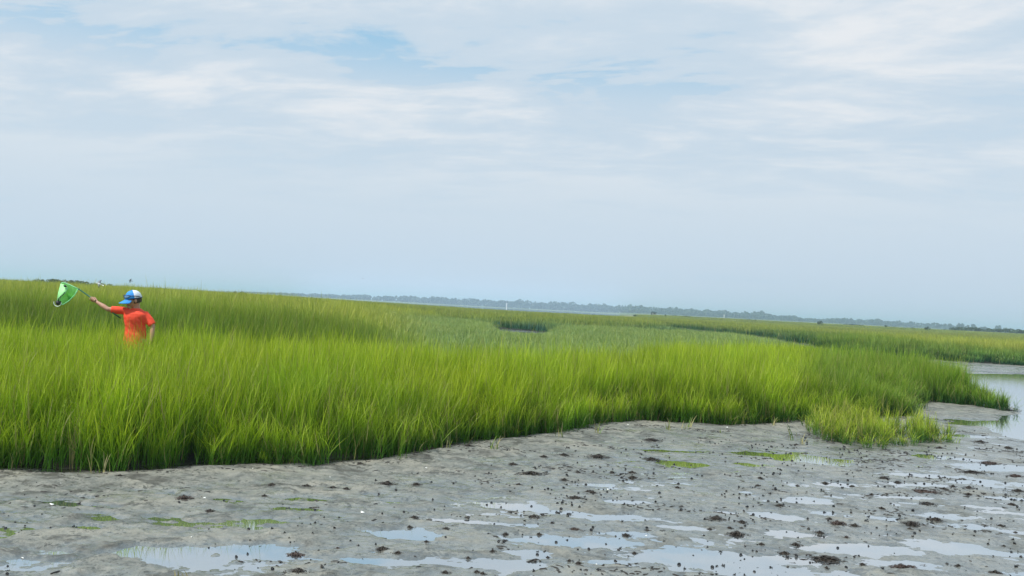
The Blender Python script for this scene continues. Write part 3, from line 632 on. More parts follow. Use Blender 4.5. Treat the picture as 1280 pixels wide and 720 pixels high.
# ------------------------------------------------------------------ far shrubs, woods, hut, markers
def leaf_cloud(seed, n, ell, size, squash=.9, clumps=9):
    g = np.random.default_rng(seed); V = []; Q = []
    cs = [(g.normal(0, .42), g.normal(0, .42), g.uniform(.35, .85), g.uniform(.25, .42)) for _ in range(clumps)]
    for i in range(n):
        cx_, cy_, cz_, r = cs[i % clumps]; d = g.normal(0, 1, 3); d /= np.linalg.norm(d); p = np.array([cx_, cy_, cz_])+d*r*g.uniform(.6, 1.0)*np.array([1, 1, .7])
        if p[2] < .04: p[2] = .04+g.random()*.1
        u = g.normal(0, 1, 3); u /= np.linalg.norm(u); v = np.cross(u, g.normal(0, 1, 3)); v /= np.linalg.norm(v); s = size*g.uniform(.6, 1.3); b0 = len(V)
        V += [p-u*s-v*s*.5, p+u*s-v*s*.5, p+u*s+v*s*.5, p-u*s+v*s*.5]; Q.append((b0, b0+1, b0+2, b0+3))
    return np.array(V), np.array(Q)
M_leaf = simple('shrub_leaves', (.050, .085, .028), .7, .35, 3); M_wood = simple('bark', (.10, .08, .06), .85, .3, 8)
M_leaf2 = simple('tree_leaves', (.035, .065, .040), .7, .35, 1)
def trunk_mesh(seed, h, r, mt):
    g = np.random.default_rng(seed); V = []; Q = []
    def limb(p, d, L_, r_, lv):
        b0 = len(V); n = 5
        for i in range(n):
            t = i/(n-1); c = p+d*L_*t+np.array([.06*math.sin(t*5+seed), .05*math.cos(t*4), 0])*L_*t; q_ = r_*(1-.65*t)
            for j in range(6): a = j/6*6.283; V.append(c+np.array([math.cos(a)*q_, math.sin(a)*q_, 0]))
            if i:
                for j in range(6): Q.append((b0+(i-1)*6+j, b0+(i-1)*6+(j+1) % 6, b0+i*6+(j+1) % 6, b0+i*6+j))
        if lv:
            for k in range(5):
                a = g.random()*6.283; dd = np.array([math.cos(a)*.7, math.sin(a)*.7, .8]); dd /= np.linalg.norm(dd); limb(p+d*L_*g.uniform(.4, .9), dd, L_*.5, r_*.45, lv-1)
    limb(np.array([0, 0, -.03]), np.array([0, 0, 1.0]), h, r, 1); return fastmesh('trunk', np.array(V), np.array(Q), mt)
LF = []; TK = []
for i in range(4):
    v, q_ = leaf_cloud(500+i, 700, 1, .055); LF.append(fastmesh('foliage', v, q_, M_leaf, smooth=False)); TK.append(trunk_mesh(520+i, .55, .035, M_wood))
def shrub(px, D, w, h, i, label, group='shrubs along the back of the marsh', name='shrub', cat='shrub', base=None):
    x, y = PD(px, D); z = float(zat(x, y)[0]) if base is None else base
    r = empty(name, (x, y, z), random.uniform(0, 6.28)); r.scale = (w/2, w/2, h)
    for nm, me in (('foliage', LF[i % 4]), ('stem', TK[i % 4])):
        o = bpy.data.objects.new(nm, me); COL.objects.link(o); o.parent = r
    tag(r, label, cat, group); return r
hl = [(48, 1.1), (55, .9), (66, 1.2), (74, 1.2), (82, 1.25), (90, 1.1), (97, 1.15), (104, 1.2), (112, 1.0), (18, .7), (128, .9), (200, .8), (300, .9)]
for i, (a, h) in enumerate(hl):
    shrub(a, 150+(i % 3)*6, 2.2+.5*(i % 3), h+.25, i, 'low dark shrub, '+ORD[sorted(q_[0] for q_ in hl).index(a)]+' on the left skyline' if i != 9 else 'dark shrub near the left end of the left skyline')
hr = [(1196, 3.0), (1206, 2.6), (1215, 3.2), (1224, 3.4), (1233, 2.8), (1242, 3.3), (1251, 3.0), (1259, 3.8), (1268, 3.2), (1277, 3.4), (1288, 3.0), (1300, 3.1)]
for i, (a, h) in enumerate(hr):
    shrub(a, 420+(i % 3)*14, 8+2*(i % 2), h-.6, i, 'grey green shrub, '+ORD[i]+' in the band at the right end of the horizon')
for j, (a, D, w, h, lab) in enumerate([(1026, 300, 2.0, 1.9, 'small dark round bush on the horizon, leftmost of the two lone bushes'), (1160, 300, 1.9, 1.8, 'small dark round bush on the horizon left of the shrub band'), (1109, 330, 1.2, 1.3, 'tiny bush on the horizon between the two lone bushes'), (796, 300, 1.8, 1.0, 'dark low bush on the horizon left of the hut'), (833, 330, .7, 1.3, 'tiny upright bush just right of the hut'),
        (715, 240, 7, .9, 'low pale green hummock of scrub where the far water ends'), (741, 260, 8, .7, 'flat strip of scrub left of the far sandbar')]):
    shrub(a, D, w, h, j, lab, group=None)
for i in range(16):
    a = 850+i*22+random.uniform(-3, 3); shrub(a, 380+random.uniform(-20, 20), random.uniform(5, 12), random.uniform(.5, 1.0), i, 'faint low scrub patch, '+ORD[i]+' below the distant woods', group='scrub at the foot of the distant woods')
# single trees standing over the right end
def tree(px, D, h, w, i, label):
    x, y = PD(px, D); r = empty('tree', (x, y, float(zat(x, y)[0])), random.uniform(0, 6)); r.scale = (w/2, w/2, h)
    v, q_ = leaf_cloud(600+i, 420, 1, .10, clumps=7); v = v*np.array([1, 1, .85])+np.array([0, 0, .12])
    link('crown', fastmesh('crown', v, q_, M_leaf2, smooth=False), parent=r); o = bpy.data.objects.new('trunk', TK[i % 4]); COL.objects.link(o); o.parent = r; o.scale = (1, 1, 1.2); tag(r, label, 'tree', 'single trees over the right horizon')
for i, (a, h, w) in enumerate([(1190, 9, 12), (1201, 11, 13), (1218, 10, 15), (1250, 11, 12), (1172, 9, 13), (1232, 7, 16)]): tree(a, 1250, h-1, w, i, 'hazy lone tree, '+['second from left', 'third from left', 'fourth from left', 'rightmost', 'leftmost', 'fifth from left'][i]+' above the right horizon shrubs')
# the woods across the water: one mass
V = []; Q = []
prof_x = [290, 325, 345, 400, 430, 470, 500, 540, 600, 640, 700, 740, 800, 850, 900, 950, 985, 1000, 1020, 1060, 1100, 1140, 1180, 1210, 1240]
prof_h = [.3, 2.5, 3, 4.5, 6, 7, 8.5, 9.5, 10, 10, 11.5, 12, 12.5, 12.5, 12.5, 11.5, 11, 7.5, 7, 10, 10.5, 9.5, 7.5, 6, 4]
g = np.random.default_rng(77)
for i in range(1100):
    a = 285+960*g.random(); D = g.uniform(1400, 1520); h = float(np.interp(a, prof_x, prof_h))*D/F*.80*g.uniform(.55, 1.0)*(1+.16*math.sin(a*.21)*math.sin(a*.083+1))*(1.2 if g.random() < .06 else 1); w = g.uniform(7, 16)*(.6 if h < 7 else 1); x0, y0 = PD(a, D)
    n = 46; d = g.normal(0, 1, (n, 3)); d /= np.linalg.norm(d, axis=1)[:, None]; c = np.stack([x0+d[:, 0]*w*.5, y0+d[:, 1]*w*.5, 1.6+h*(.52+.48*d[:, 2])], 1)
    s_ = g.uniform(.7, 1.7, n); u = g.normal(0, 1, (n, 3)); u /= np.linalg.norm(u, axis=1)[:, None]; v = np.cross(u, g.normal(0, 1, (n, 3))); v /= np.linalg.norm(v, axis=1)[:, None]
    u = u*s_[:, None]; v = v*s_[:, None]; b0 = len(V)*1
    V.append(np.stack([c-u-v, c+u-v, c+u+v, c-u+v], 1).reshape(-1, 3))
V = np.concatenate(V); Q = np.arange(len(V)).reshape(-1, 4)
o = link('distant_woods', fastmesh('distant_woods', V, Q, M_leaf2, smooth=False)); tag(o, 'long low line of blue hazed woods across the horizon', 'woods', kind='stuff')

# hut on stilts far out in the marsh
def box(c, s):
    (x, y, z), (a, b, d) = c, s; v = [(x+i*a/2, y+j*b/2, z+k*d/2) for k in (-1, 1) for j in (-1, 1) for i in (-1, 1)]
    return v, [(0, 2, 3, 1), (4, 5, 7, 6), (0, 1, 5, 4), (2, 6, 7, 3), (0, 4, 6, 2), (1, 3, 7, 5)]
def boxes(name, lst, mt, parent=None):
    V = []; Fc = []
    for c, s in lst:
        v, f = box(c, s); b0 = len(V); V += v; Fc += [tuple(b0+e for e in q_) for q_ in f]
    return link(name, mesh(name, V, Fc, mt), parent=parent)
M_hroof = simple('dark_roof', (.02, .05, .045), .7); M_hwall = simple('pale_boards', (.26, .28, .22), .8, .3, 5)
x0, y0 = PD(818.5, 430); hut = empty('marsh_hut', (x0, y0, float(zat(x0, y0)[0])-.2)); tag(hut, 'small hut with a dark green roof on the far marsh horizon', 'hut')
boxes('wall', [((0, 0, 1.35), (2.3, 1.8, 1.3))], M_hwall, hut); boxes('side_wall', [((-1.19, 0, 1.45), (.1, 1.9, 1.6))], M_hroof, hut)
rf = link('roof', mesh('roof', [(-1.35, -1.1, 1.95), (1.55, -1.1, 1.75), (1.55, 1.1, 1.75), (-1.35, 1.1, 1.95), (-1.0, -.5, 2.5), (1.1, -.5, 2.4), (1.1, .5, 2.4), (-1.0, .5, 2.5)], [(0, 3, 2, 1), (4, 5, 6, 7), (0, 1, 5, 4), (1, 2, 6, 5), (2, 3, 7, 6), (3, 0, 4, 7)], M_hroof), parent=hut)
for sx in (-1, 1):
    for sy in (-1, 1): boxes('leg', [((sx*1.0, sy*.75, .35), (.14, .14, .75))], M_hroof, hut)
boxes('window', [((.35, -.915, 1.45), (.5, .03, .4))], M_hroof, hut)
M_mark = simple('white_paint', (.85, .85, .82), .5, .05)
for (a, top, D, lab) in ((634.5, 378.0, 700, 'slender white marker post on the far water'), (906.5, 392.5, 600, 'slender white marker post against the woods right of the hut')):
    x0, y0 = PD(a, D); zt = wp(a, top, D).z; mk = empty('channel_marker', (x0, y0, -.3)); tag(mk, lab, 'marker')
    V = []; Fc = []; nn = 8
    for z, r in ((0, .26), (zt*.95+.3, .18)):
        for j in range(nn): V.append((math.cos(j/nn*6.283)*r, math.sin(j/nn*6.283)*r, z))
    for j in range(nn): Fc.append((j, (j+1) % nn, nn+(j+1) % nn, nn+j))
    Fc.append(tuple(range(nn, 2*nn))); link('pole', mesh('pole', V, Fc, M_mark), parent=mk); boxes('board', [((0, -.34, zt*.8), (.6, .06, .8))], M_mark, mk)
# arch-like far bridge or mound at the left horizon
# ------------------------------------------------------------------ birds
def loft(secs, n=10, closed=True):            # rings: (centre, radius_x vector, radius_y vector)
    V = []; Q = []
    for i, (c, a, b) in enumerate(secs):
        for j in range(n): t = j/n*6.28318; V.append(Vector(c)+Vector(a)*math.cos(t)+Vector(b)*math.sin(t))
        if i:
            for j in range(n): Q.append(((i-1)*n+j, (i-1)*n+(j+1) % n, i*n+(j+1) % n, i*n+j))
    if closed: Q.append(tuple(range(n))[::-1]); Q.append(tuple(range((len(secs)-1)*n, len(secs)*n)))
    return V, Q
def tube(pts, rad, n=10):
    secs = []; pts = [Vector(p) for p in pts]; up = None
    for i, p in enumerate(pts):
        d = (pts[min(i+1, len(pts)-1)]-pts[max(i-1, 0)]).normalized()
        if up is None: up = d.orthogonal().normalized()
        a = (up-d*up.dot(d)).normalized(); up = a; b = d.cross(a); r = rad[i] if hasattr(rad, '__len__') else rad; secs.append((p, a*r, b*r))
    return loft(secs, n)
def merge(parts):
    V = []; Q = []
    for v, q_ in parts:
        b0 = len(V); V += [tuple(p) for p in v]; Q += [tuple(b0+e for e in f) for f in q_]
    return V, Q
M_bw = simple('white_feathers', (.82, .82, .80), .7, .04); M_bg = simple('grey_feathers', (.20, .21, .23), .7, .1); M_bk = simple('black_feathers', (.02, .02, .025), .6, .1); M_beak = simple('beak', (.25, .06, .03), .5)
def bird(loc, rot, sc, label, dark=False):
    r = empty('gull', loc); r.rotation_euler = rot if not isinstance(rot, Matrix) else rot.to_euler(); r.scale = (sc,)*3; tag(r, label, 'bird')
    # beak towards -X, wings along Y; the body is one surface
    secs = [((-.23, 0, .02), .012), ((-.20, 0, .025), .038), ((-.165, 0, .022), .045), ((-.12, 0, .01), .05), ((-.04, 0, 0), .07), ((.06, 0, 0), .062), ((.15, 0, .005), .032), ((.21, 0, .01), .014)]
    link('body', mesh('body', *loft([(c, (0, a, 0), (0, 0, a*.92)) for c, a in secs], 12), M_bg if dark else M_bw, True), parent=r)
    link('beak', mesh('beak', *loft([((-.225, 0, .018), (0, .012, 0), (0, 0, .011)), ((-.28, 0, .008), (0, .002, 0), (0, 0, .002))], 8), M_beak, True), parent=r)
    tv = [(.16, -.03, .01), (.16, .03, .01), (.33, .075, .01), (.33, 0, .012), (.33, -.075, .01)]; tv += [(a, b, c-.008) for a, b, c in tv]
    link('tail', mesh('tail', tv, [(0, 1, 2, 3, 4), (9, 8, 7, 6, 5), (0, 5, 6, 1), (1, 6, 7, 2), (2, 7, 8, 3), (3, 8, 9, 4), (4, 9, 5, 0)], M_bg if dark else M_bw), parent=r)
    for s in (-1, 1):
        st = [(0, .0, -.08, .09, .018), (.14, .05, -.11, .06, .016), (.26, .075, -.09, .05, .013), (.38, .06, -.04, .07, .009)]
        def wing(st, mt, nm, par):
            V = []; Q = []
            for i, (yy, zz, x0_, x1_, th_) in enumerate(st):
                V += [(x0_, s*yy, zz), (x0_*.4+x1_*.6, s*yy, zz+th_), (x1_, s*yy, zz), (x0_*.5+x1_*.5, s*yy, zz-th_*.3)]
                if i:
                    for j in range(4): Q.append(((i-1)*4+j, (i-1)*4+(j+1) % 4, i*4+(j+1) % 4, i*4+j))
            Q.append((0, 1, 2, 3)); e = (len(st)-1)*4; Q.append((e, e+1, e+2, e+3)); return link(nm, mesh(nm, V, Q, mt, True), parent=par)
        w = wing(st, M_bg, 'wing', r); wing([(.382, .059, -.038, .07, .009), (.48, .03, .02, .085, .006), (.56, -.005, .085, .10, .003)], M_bk, 'wing_tip', w)
by_ = Vector((-.25, .80, .60)).normalized(); bx_ = Vector((.80, .0, -.50)); bx_ = (bx_-by_*bx_.dot(by_)).normalized(); bz_ = bx_.cross(by_)
p = wp(124.0, 355.2, 42); bird(p, Matrix((bx_, by_, bz_)).transposed(), .66, 'white gull with dark wings flying low between the net and the cap')
p = wp(163, 351, 150); bird(p, (R(-35), R(10), R(30)), 1.15, 'faint grey bird in the sky just above the blue cap', True)
p = wp(453.5, 348.2, 300); bird(p, (R(20), R(0), R(50)), 1.1, 'speck of a bird alone in the sky left of centre', True)

# ------------------------------------------------------------------ the boy
BD = 11.5
def J(px, py, d=0.0):
    p = wp(px, py, BD); return Vector((p.x, BD+d, p.z))
skin = simple('skin', (.50, .27, .18), .5, .06, 40, Subsurface_Weight=.08); skin_t = skin
M_shirt = simple('orange_red_shirt', (.95, .078, .030), .75, .05, 14)
M_short = simple('navy_shorts', (.03, .04, .08), .8); M_hair = simple('brown_hair', (.045, .028, .018), .7, .3, 200)
boyx = J(169, 400).x; gz0 = float(zat(boyx, BD)[0]); print('ground at boy', gz0, 'cap', J(167, 362).z)
neck = J(169.5, 384, .01); shR = J(155, 388.5, 0); shL = J(182, 394, .02); chest = J(169.5, 396, 0); waist = J(168.5, 415, .02); hip = J(168, 426, .02)
elR = J(137.5, 386.5, -.06); wrR = J(123.5, 377.8, -.05); elL = J(190.5, 408, .02); wrL = J(190.0, 427, -.03)
foot_z = gz0
def vec(*a): return Vector(a)
hipR = hip+vec(-.075, 0, -.02); hipL = hip+vec(.075, 0, -.02); kz = (hip.z+foot_z)/2+.02
knR = vec(hipR.x-.02, hipR.y-.05, kz); knL = vec(hipL.x+.02, hipL.y-.02, kz); anR = vec(knR.x, knR.y+.04, foot_z+.07); anL = vec(knL.x+.01, knL.y+.04, foot_z+.07)
parts = []
parts.append(loft([(hip+vec(0, 0, -.08), (.10, 0, 0), (0, .075, 0)), (hip, (.135, 0, 0), (0, .095, 0)), (waist, (.115, 0, 0), (0, .085, 0)), ((waist+chest)/2, (.125, 0, 0), (0, .088, 0)), (chest, (.145, 0, .004), (0, .092, 0)), (chest+vec(0, 0, .05), (.138, 0, -.01), (0, .085, 0)), (neck+vec(0, .01, -.045), (.072, 0, 0), (0, .06, 0)), (neck+vec(0, .01, -.01), (.048, 0, 0), (0, .048, 0)), (neck+vec(0, -.005, .06), (.045, 0, 0), (0, .045, 0))], 20))
parts.append(tube([shR+vec(.05, 0, 0), shR, (shR+elR)/2, elR, elR*.6+wrR*.4, wrR], [.043, .041, .036, .030, .031, .020], 14))
parts.append(tube([chest+vec(.05, .005, .03), shL+vec(-.022, 0, -.004), (shL+elL)/2, elL, elL*.6+wrL*.4, wrL], [.034, .037, .036, .030, .030, .020], 14))
for h_, k_, a_ in ((hipR, knR, anR), (hipL, knL, anL)):
    parts.append(tube([h_+vec(0, 0, .05), h_+vec(0, 0, -.05), (h_+k_)/2, k_, k_*.6+a_*.4, a_, a_+vec(0, 0, -.03)], [.075, .075, .062, .046, .048, .030, .034], 14))
    parts.append(loft([(a_+vec(0, .045, -.04), (.022, 0, 0), (0, 0, .022)), (a_+vec(0, .02, -.04), (.032, 0, 0), (0, 0, .032)), (a_+vec(0, -.06, -.045), (.038, 0, 0), (0, 0, .025)), (a_+vec(0, -.13, -.052), (.036, 0, 0), (0, 0, .016)), (a_+vec(0, -.15, -.055), (.018, 0, 0), (0, 0, .01))], 12))
# head, turned to the viewer's left and bent down
fd = Vector((-.80, -.55, -.22)).normalized(); sdv = fd.cross(Vector((0, 0, 1))).normalized(); upv = sdv.cross(fd).normalized()
HC = J(167.5, 374.5, -.01)
HM = Matrix((sdv, -fd, upv)).transposed().to_4x4(); HM.translation = HC           # local: x = side, -y = face, z = crown
def H(x, y, z): return HM @ Vector((x, y, z))
V = []; Q = []; ns, nr_ = 24, 16
for i in range(nr_+1):
    ph = math.pi*i/nr_; z = math.cos(ph)
    for j in range(ns):
        a = j/ns*6.28318; x = math.sin(ph)*math.cos(a); y = math.sin(ph)*math.sin(a)
        X_ = x*.073; Y_ = y*.092; Z_ = z*.108
        if z < 0: X_ *= 1-.30*z*z; Y_ = Y_*(1-.12*z*z)-.012*(-z); 
        if z < -.2 and y > 0: Y_ *= 1-.35*(-z-.2)
        V.append(H(X_, Y_, Z_))
    if i:
        for j in range(ns): Q.append(((i-1)*ns+j, i*ns+j, i*ns+(j+1) % ns, (i-1)*ns+(j+1) % ns))
parts.append((V, Q))
def blob(c, rx, ry, rz, M_=None):
    V = []; Q = []
    for i in range(9):
        ph = math.pi*i/8
        for j in range(12): a = j/12*6.28318; q_ = Vector((c[0]+rx*math.sin(ph)*math.cos(a), c[1]+ry*math.sin(ph)*math.sin(a), c[2]+rz*math.cos(ph))); V.append(M_ @ q_ if M_ else q_)
        if i:
            for j in range(12): Q.append(((i-1)*12+j, i*12+j, i*12+(j+1) % 12, (i-1)*12+(j+1) % 12))
    return V, Q
parts += [blob((0, -.100, -.022), .010, .013, .022, HM), blob((0, -.102, -.032), .014, .010, .009, HM), blob((0, -.086, -.055), .022, .008, .006, HM), blob((0, -.088, -.064), .018, .008, .006, HM), blob((0, -.078, -.088), .022, .018, .016, HM)]
for s in (-1, 1): parts += [blob((s*.075, .006, -.015), .010, .018, .028, HM), blob((s*.040, -.075, -.035), .022, .014, .018, HM)]
# right hand closed on the net handle
HP = J(118.5, 375.3, -.055); pt0 = J(154.5, 398, -.075); pt1 = J(99.5, 361.0, -.035); pdir = (pt1-pt0).normalized(); HP = pt0+pdir*((HP-pt0).dot(pdir))
arm = (HP-wrR).normalized(); side = pdir.cross(Vector((0, -1, 0))).normalized()
toward = (wrR-HP); toward = (toward-pdir*toward.dot(pdir)).normalized() if (toward-pdir*toward.dot(pdir)).length > .01 else side
e1 = Vector((0, -1, 0)); e1 = (e1-pdir*e1.dot(pdir)).normalized(); e2 = pdir.cross(e1).normalized()
if e2.z < 0: e2 = -e2
palm = HP+e1*.004-e2*0-pdir*.012
pc = HP+e2*-.004+Vector((0, .024, 0))
parts.append(loft([(wrR, tuple(e2*.020), (0, .017, 0)), (wrR*.5+pc*.5, tuple(e2*.026), (0, .016, 0)), (pc-pdir*.008, tuple(e2*.032), (0, .014, 0)), (pc+pdir*.026, tuple(e2*.030), (0, .012, 0))], 14))
for q_ in range(4):
    c0 = HP+pdir*(.032-.0195*q_); L_ = (250, 265, 255, 225)[q_]; pts = []
    for t in range(8):
        a = R(-150+L_*t/7); rr_ = .0185; pts.append(c0+(-e1)*math.cos(a+math.pi*0)*rr_*-1*math.copysign(1, 1)+e2*math.sin(a)*rr_)
    parts.append(tube(pts, [.0088, .0090, .0086, .0086, .0080, .0078, .0070, .0055], 8))
tp = [wrR*.35+pc*.65-e2*.012, pc-e2*.030+pdir*.005, HP-e2*.026-e1*-.010+pdir*.030, HP-e2*.014+e1*.016+pdir*.046]
parts.append(tube(tp, [.012, .0115, .0095, .007], 8))
# left hand hanging, slightly curled
hd = (wrL-elL).normalized(); 
parts.append(loft([(wrL, (.0, .019, 0), (.013, 0, 0)), (wrL+hd*.03, (0, .028, 0), (.012, 0, 0)), (wrL+hd*.068, (0, .031, 0), (.011, 0, 0))], 12))
for q_ in range(4):
    b0 = wrL+hd*.062+vec(0, -.024+.016*q_, 0); l = (.055, .062, .058, .045)[q_]
    parts.append(tube([b0, b0+hd*l*.4+vec(-.003, 0, 0), b0+hd*l*.75+vec(-.012, 0, 0), b0+hd*l*.95+vec(-.024, 0, .004)], [.0078, .0076, .0068, .005], 8))
parts.append(tube([wrL+hd*.012+vec(-.004, -.018, 0), wrL+hd*.035+vec(-.010, -.034, 0), wrL+hd*.062+vec(-.014, -.040, 0), wrL+hd*.078+vec(-.018, -.038, 0)], [.011, .010, .008, .006], 8))
def remesh(o, vox, smooth=6):
    md = o.modifiers.new('r', 'REMESH'); md.mode = 'VOXEL'; md.voxel_size = vox; md.use_smooth_shade = True
    sm = o.modifiers.new('s', 'SMOOTH'); sm.iterations = smooth; sm.factor = .5
    dg = bpy.context.evaluated_depsgraph_get(); me = bpy.data.meshes.new_from_object(o.evaluated_get(dg)); o.modifiers.clear(); mt = o.data.materials[0]; o.data = me
    if not me.materials: me.materials.append(mt)
boy = link('person', mesh('person', *merge(parts), skin, True)); remesh(boy, .0042, 3)
tag(boy, 'child in orange red shirt and blue cap holding up a green net', 'person')
# shirt
sp = []
sp.append(loft([(hip+vec(0, 0, -.13), (.162, 0, 0), (0, .118, 0)), (hip+vec(0, 0, .03), (.146, 0, 0), (0, .108, 0)), (waist, (.134, 0, 0), (0, .100, 0)), ((waist+chest)/2, (.140, 0, 0), (0, .100, 0)), (chest, (.154, 0, .004), (0, .102, 0)), (chest+vec(0, 0, .045), (.150, 0, -.012), (0, .096, 0)), (chest+vec(0, .005, .075), (.118, 0, -.012), (0, .082, 0)), (neck+vec(0, .008, -.035), (.092, 0, 0), (0, .064, 0)), (neck+vec(0, .008, -.012), (.055, 0, 0), (0, .054, 0))], 28))
seR = shR.lerp(elR, .80); seL = shL.lerp(elL, .88)
sp.append(tube([shR+vec(.06, 0, -.01), shR, shR.lerp(seR, .5), seR], [.050, .051, .050, .046], 18))
sp.append(tube([chest+vec(.065, .005, .045), shL+vec(-.018, 0, .012), shL.lerp(seL, .5), seL], [.046, .054, .051, .048], 18))
sh = link('shirt', mesh('shirt', *merge(sp), M_shirt, True)); remesh(sh, .006, 4)
me = sh.data; co = np.empty(len(me.vertices)*3, np.float32); me.vertices.foreach_get('co', co); co = co.reshape(-1, 3); no = np.array([v.normal[:] for v in me.vertices])
wr = .011*fbm(co[:, 0]*1.0+co[:, 2]*.8+.3*co[:, 1], co[:, 2]*.55-co[:, 0]*.4, 9, 3, off=9)*ss(-co[:, 2], -float(neck.z-.05), -float(neck.z-.16))
wr += -.014*np.abs(np.sin((co[:, 0]-boyx)*26+(co[:, 2]-chest.z)*19))**6*ss(co[:, 0], boyx-.05, boyx+.08)*.6
co += no*wr[:, None]; me.vertices.foreach_set('co', co.ravel()); me.update(); sh.parent = boy
so = []
so.append(loft([(hip+vec(0, 0, -.10), (.125, 0, 0), (0, .10, 0)), (hip+vec(0, 0, .05), (.122, 0, 0), (0, .096, 0))], 20))
for h_, k_ in ((hipR, knR), (hipL, knL)): so.append(tube([h_+vec(0, 0, .02), h_.lerp(k_, .5), h_.lerp(k_, .88)], [.074, .068, .064], 16))
x_ = link('shorts', mesh('shorts', *merge(so), M_short, True)); remesh(x_, .007, 3); x_.parent = boy
# hair under the cap, eyes, mouth
V, Q = [], []
for i in range(7):
    ph = R(62+i*9)
    for j in range(17):
        a = R(-12+204*j/16); rr_ = math.sin(ph); lim = 1.0 if i < 6 else .96
        V.append(H(rr_*math.cos(a)*.079*lim, rr_*math.sin(a)*.098*lim+.002, math.cos(ph)*.112))
    if i:
        for j in range(16): Q.append(((i-1)*17+j, i*17+j, i*17+j+1, (i-1)*17+j+1))
link('hair', mesh('hair', V, Q, M_hair, True), parent=boy)
M_eye = simple('eye', (.02, .015, .012), .2); M_lip = simple('lips', (.35, .12, .09), .5)
for s in (-1, 1): link('eye', mesh('eye', *blob((s*.030, -.084, -.002), .011, .006, .006, HM), M_eye, True), parent=boy)
link('mouth', mesh('mouth', *blob((0, -.0955, -.0595), .020, .003, .004, HM), M_lip, True), parent=boy)
# cap
M_cb = simple('blue_cloth', (.02, .27, .72), .7, .08, 60); M_cw = simple('white_cloth', (.78, .80, .86), .75, .05, 60); M_navy = simple('navy_trim', (.012, .025, .09), .4, .1)
cap = empty('cap', (0, 0, 0)); cap.parent = boy
def dome(a0, a1, mt, nm, top=.124):
    V = []; Q = []; na = 15; ni = 10; seam = 0
    for th_ in (0, .003):
        for i in range(ni+1):
            ph = R(90*i/ni)
            for j in range(na+1):
                a = R(a0+(a1-a0)*j/na); rr_ = math.sin(ph)**.85; V.append(H(rr_*math.cos(a)*(.085-th_), rr_*math.sin(a)*(.104-th_)+.002, .014+math.cos(ph)*(.108-th_)))
    o1 = (ni+1)*(na+1)
    for i in range(ni):
        for j in range(na):
            k = i*(na+1)+j; Q.append((k, k+na+1, k+na+2, k+1)); k += o1; Q.append((k+1, k+na+2, k+na+1, k))
    for j in range(na): k = ni*(na+1)+j; Q.append((k, k+o1, k+o1+1, k+1))
    for i in range(ni):
        for j in (0, na): k = i*(na+1)+j; Q.append((k, k+na+1, k+na+1+o1, k+o1))
    return link(nm, mesh(nm, V, Q, mt, True), parent=cap)
dome(-178, -2, M_cb, 'front_panel'); dome(2-4, 182, M_cw, 'back_panel')
V = []; Q = []
for l, dz in ((0, 0), (1, -.004)):
    for i in range(7):
        t = i/6
        for j in range(13):
            a = R(-158+136*j/12); ex = .085*t*(math.sin(-a))**.8 if math.sin(-a) > 0 else 0
            V.append(H(math.cos(a)*(.086+.004*t), math.sin(a)*.104-ex+.002, .018-.030*t-.10*(math.cos(a)**2)*.25+dz))
o1 = 7*13
for i in range(6):
    for j in range(12): k = i*13+j; Q.append((k, k+1, k+14, k+13)); k += o1; Q.append((k+13, k+14, k+1, k))
for j in range(12): k = 6*13+j; Q.append((k, k+1, k+1+o1, k+o1))
link('brim', mesh('brim', V, Q, M_cb, True), parent=cap)
V, Q = tube([H(math.cos(R(a))*.087, math.sin(R(a))*.106+.002, .014) for a in range(-30, 211, 12)], .006, 8); link('trim', mesh('trim', V, Q, M_navy, True), parent=cap)
V, Q = blob((0, .0, .124), .008, .008, .004, HM); link('button', mesh('button', V, Q, M_cb, True), parent=cap)
# sunglasses pushed up on the cap
sg = empty('sunglasses', (0, 0, 0)); sg.parent = boy; M_lens = simple('blue_lens', (.25, .45, .75), .08, .1)
for s in (-1, 1):
    V = []; Q = []
    for i in range(5):
        for j in range(9):
            a = R(-90+s*(8+50*j/8)); zz_ = .040+.034*(i/4)*(1-.25*(j/8)); V.append(H(math.cos(a)*.091, math.sin(a)*.110+.002, zz_))
            if i and j: k = i*9+j; Q.append((k-10, k-9, k, k-1))
    ln = link('lens', mesh('lens', V, Q, M_lens if s > 0 else M_lens, True), parent=sg); md = ln.modifiers.new('t', 'SOLIDIFY'); md.thickness = .003
    pts = [H(math.cos(R(-90+s*a))*.092, math.sin(R(-90+s*a))*.111+.002, z) for a, z in ((4, .048), (8, .076), (30, .077), (58, .066), (62, .050), (40, .037), (12, .037), (4, .046))]
    V, Q = tube(pts, .0035, 6); link('rim', mesh('rim', V, Q, M_navy, True), parent=sg)
    pts = [H(math.cos(R(-90+s*a))*(.092+.0*a), math.sin(R(-90+s*a))*.111+.002, z) for a, z in ((60, .058), (85, .050), (110, .040), (130, .026))]
    V, Q = tube(pts, [.006, .0055, .005, .003], 6); link('temple', mesh('temple', V, Q, M_navy, True), parent=sg)

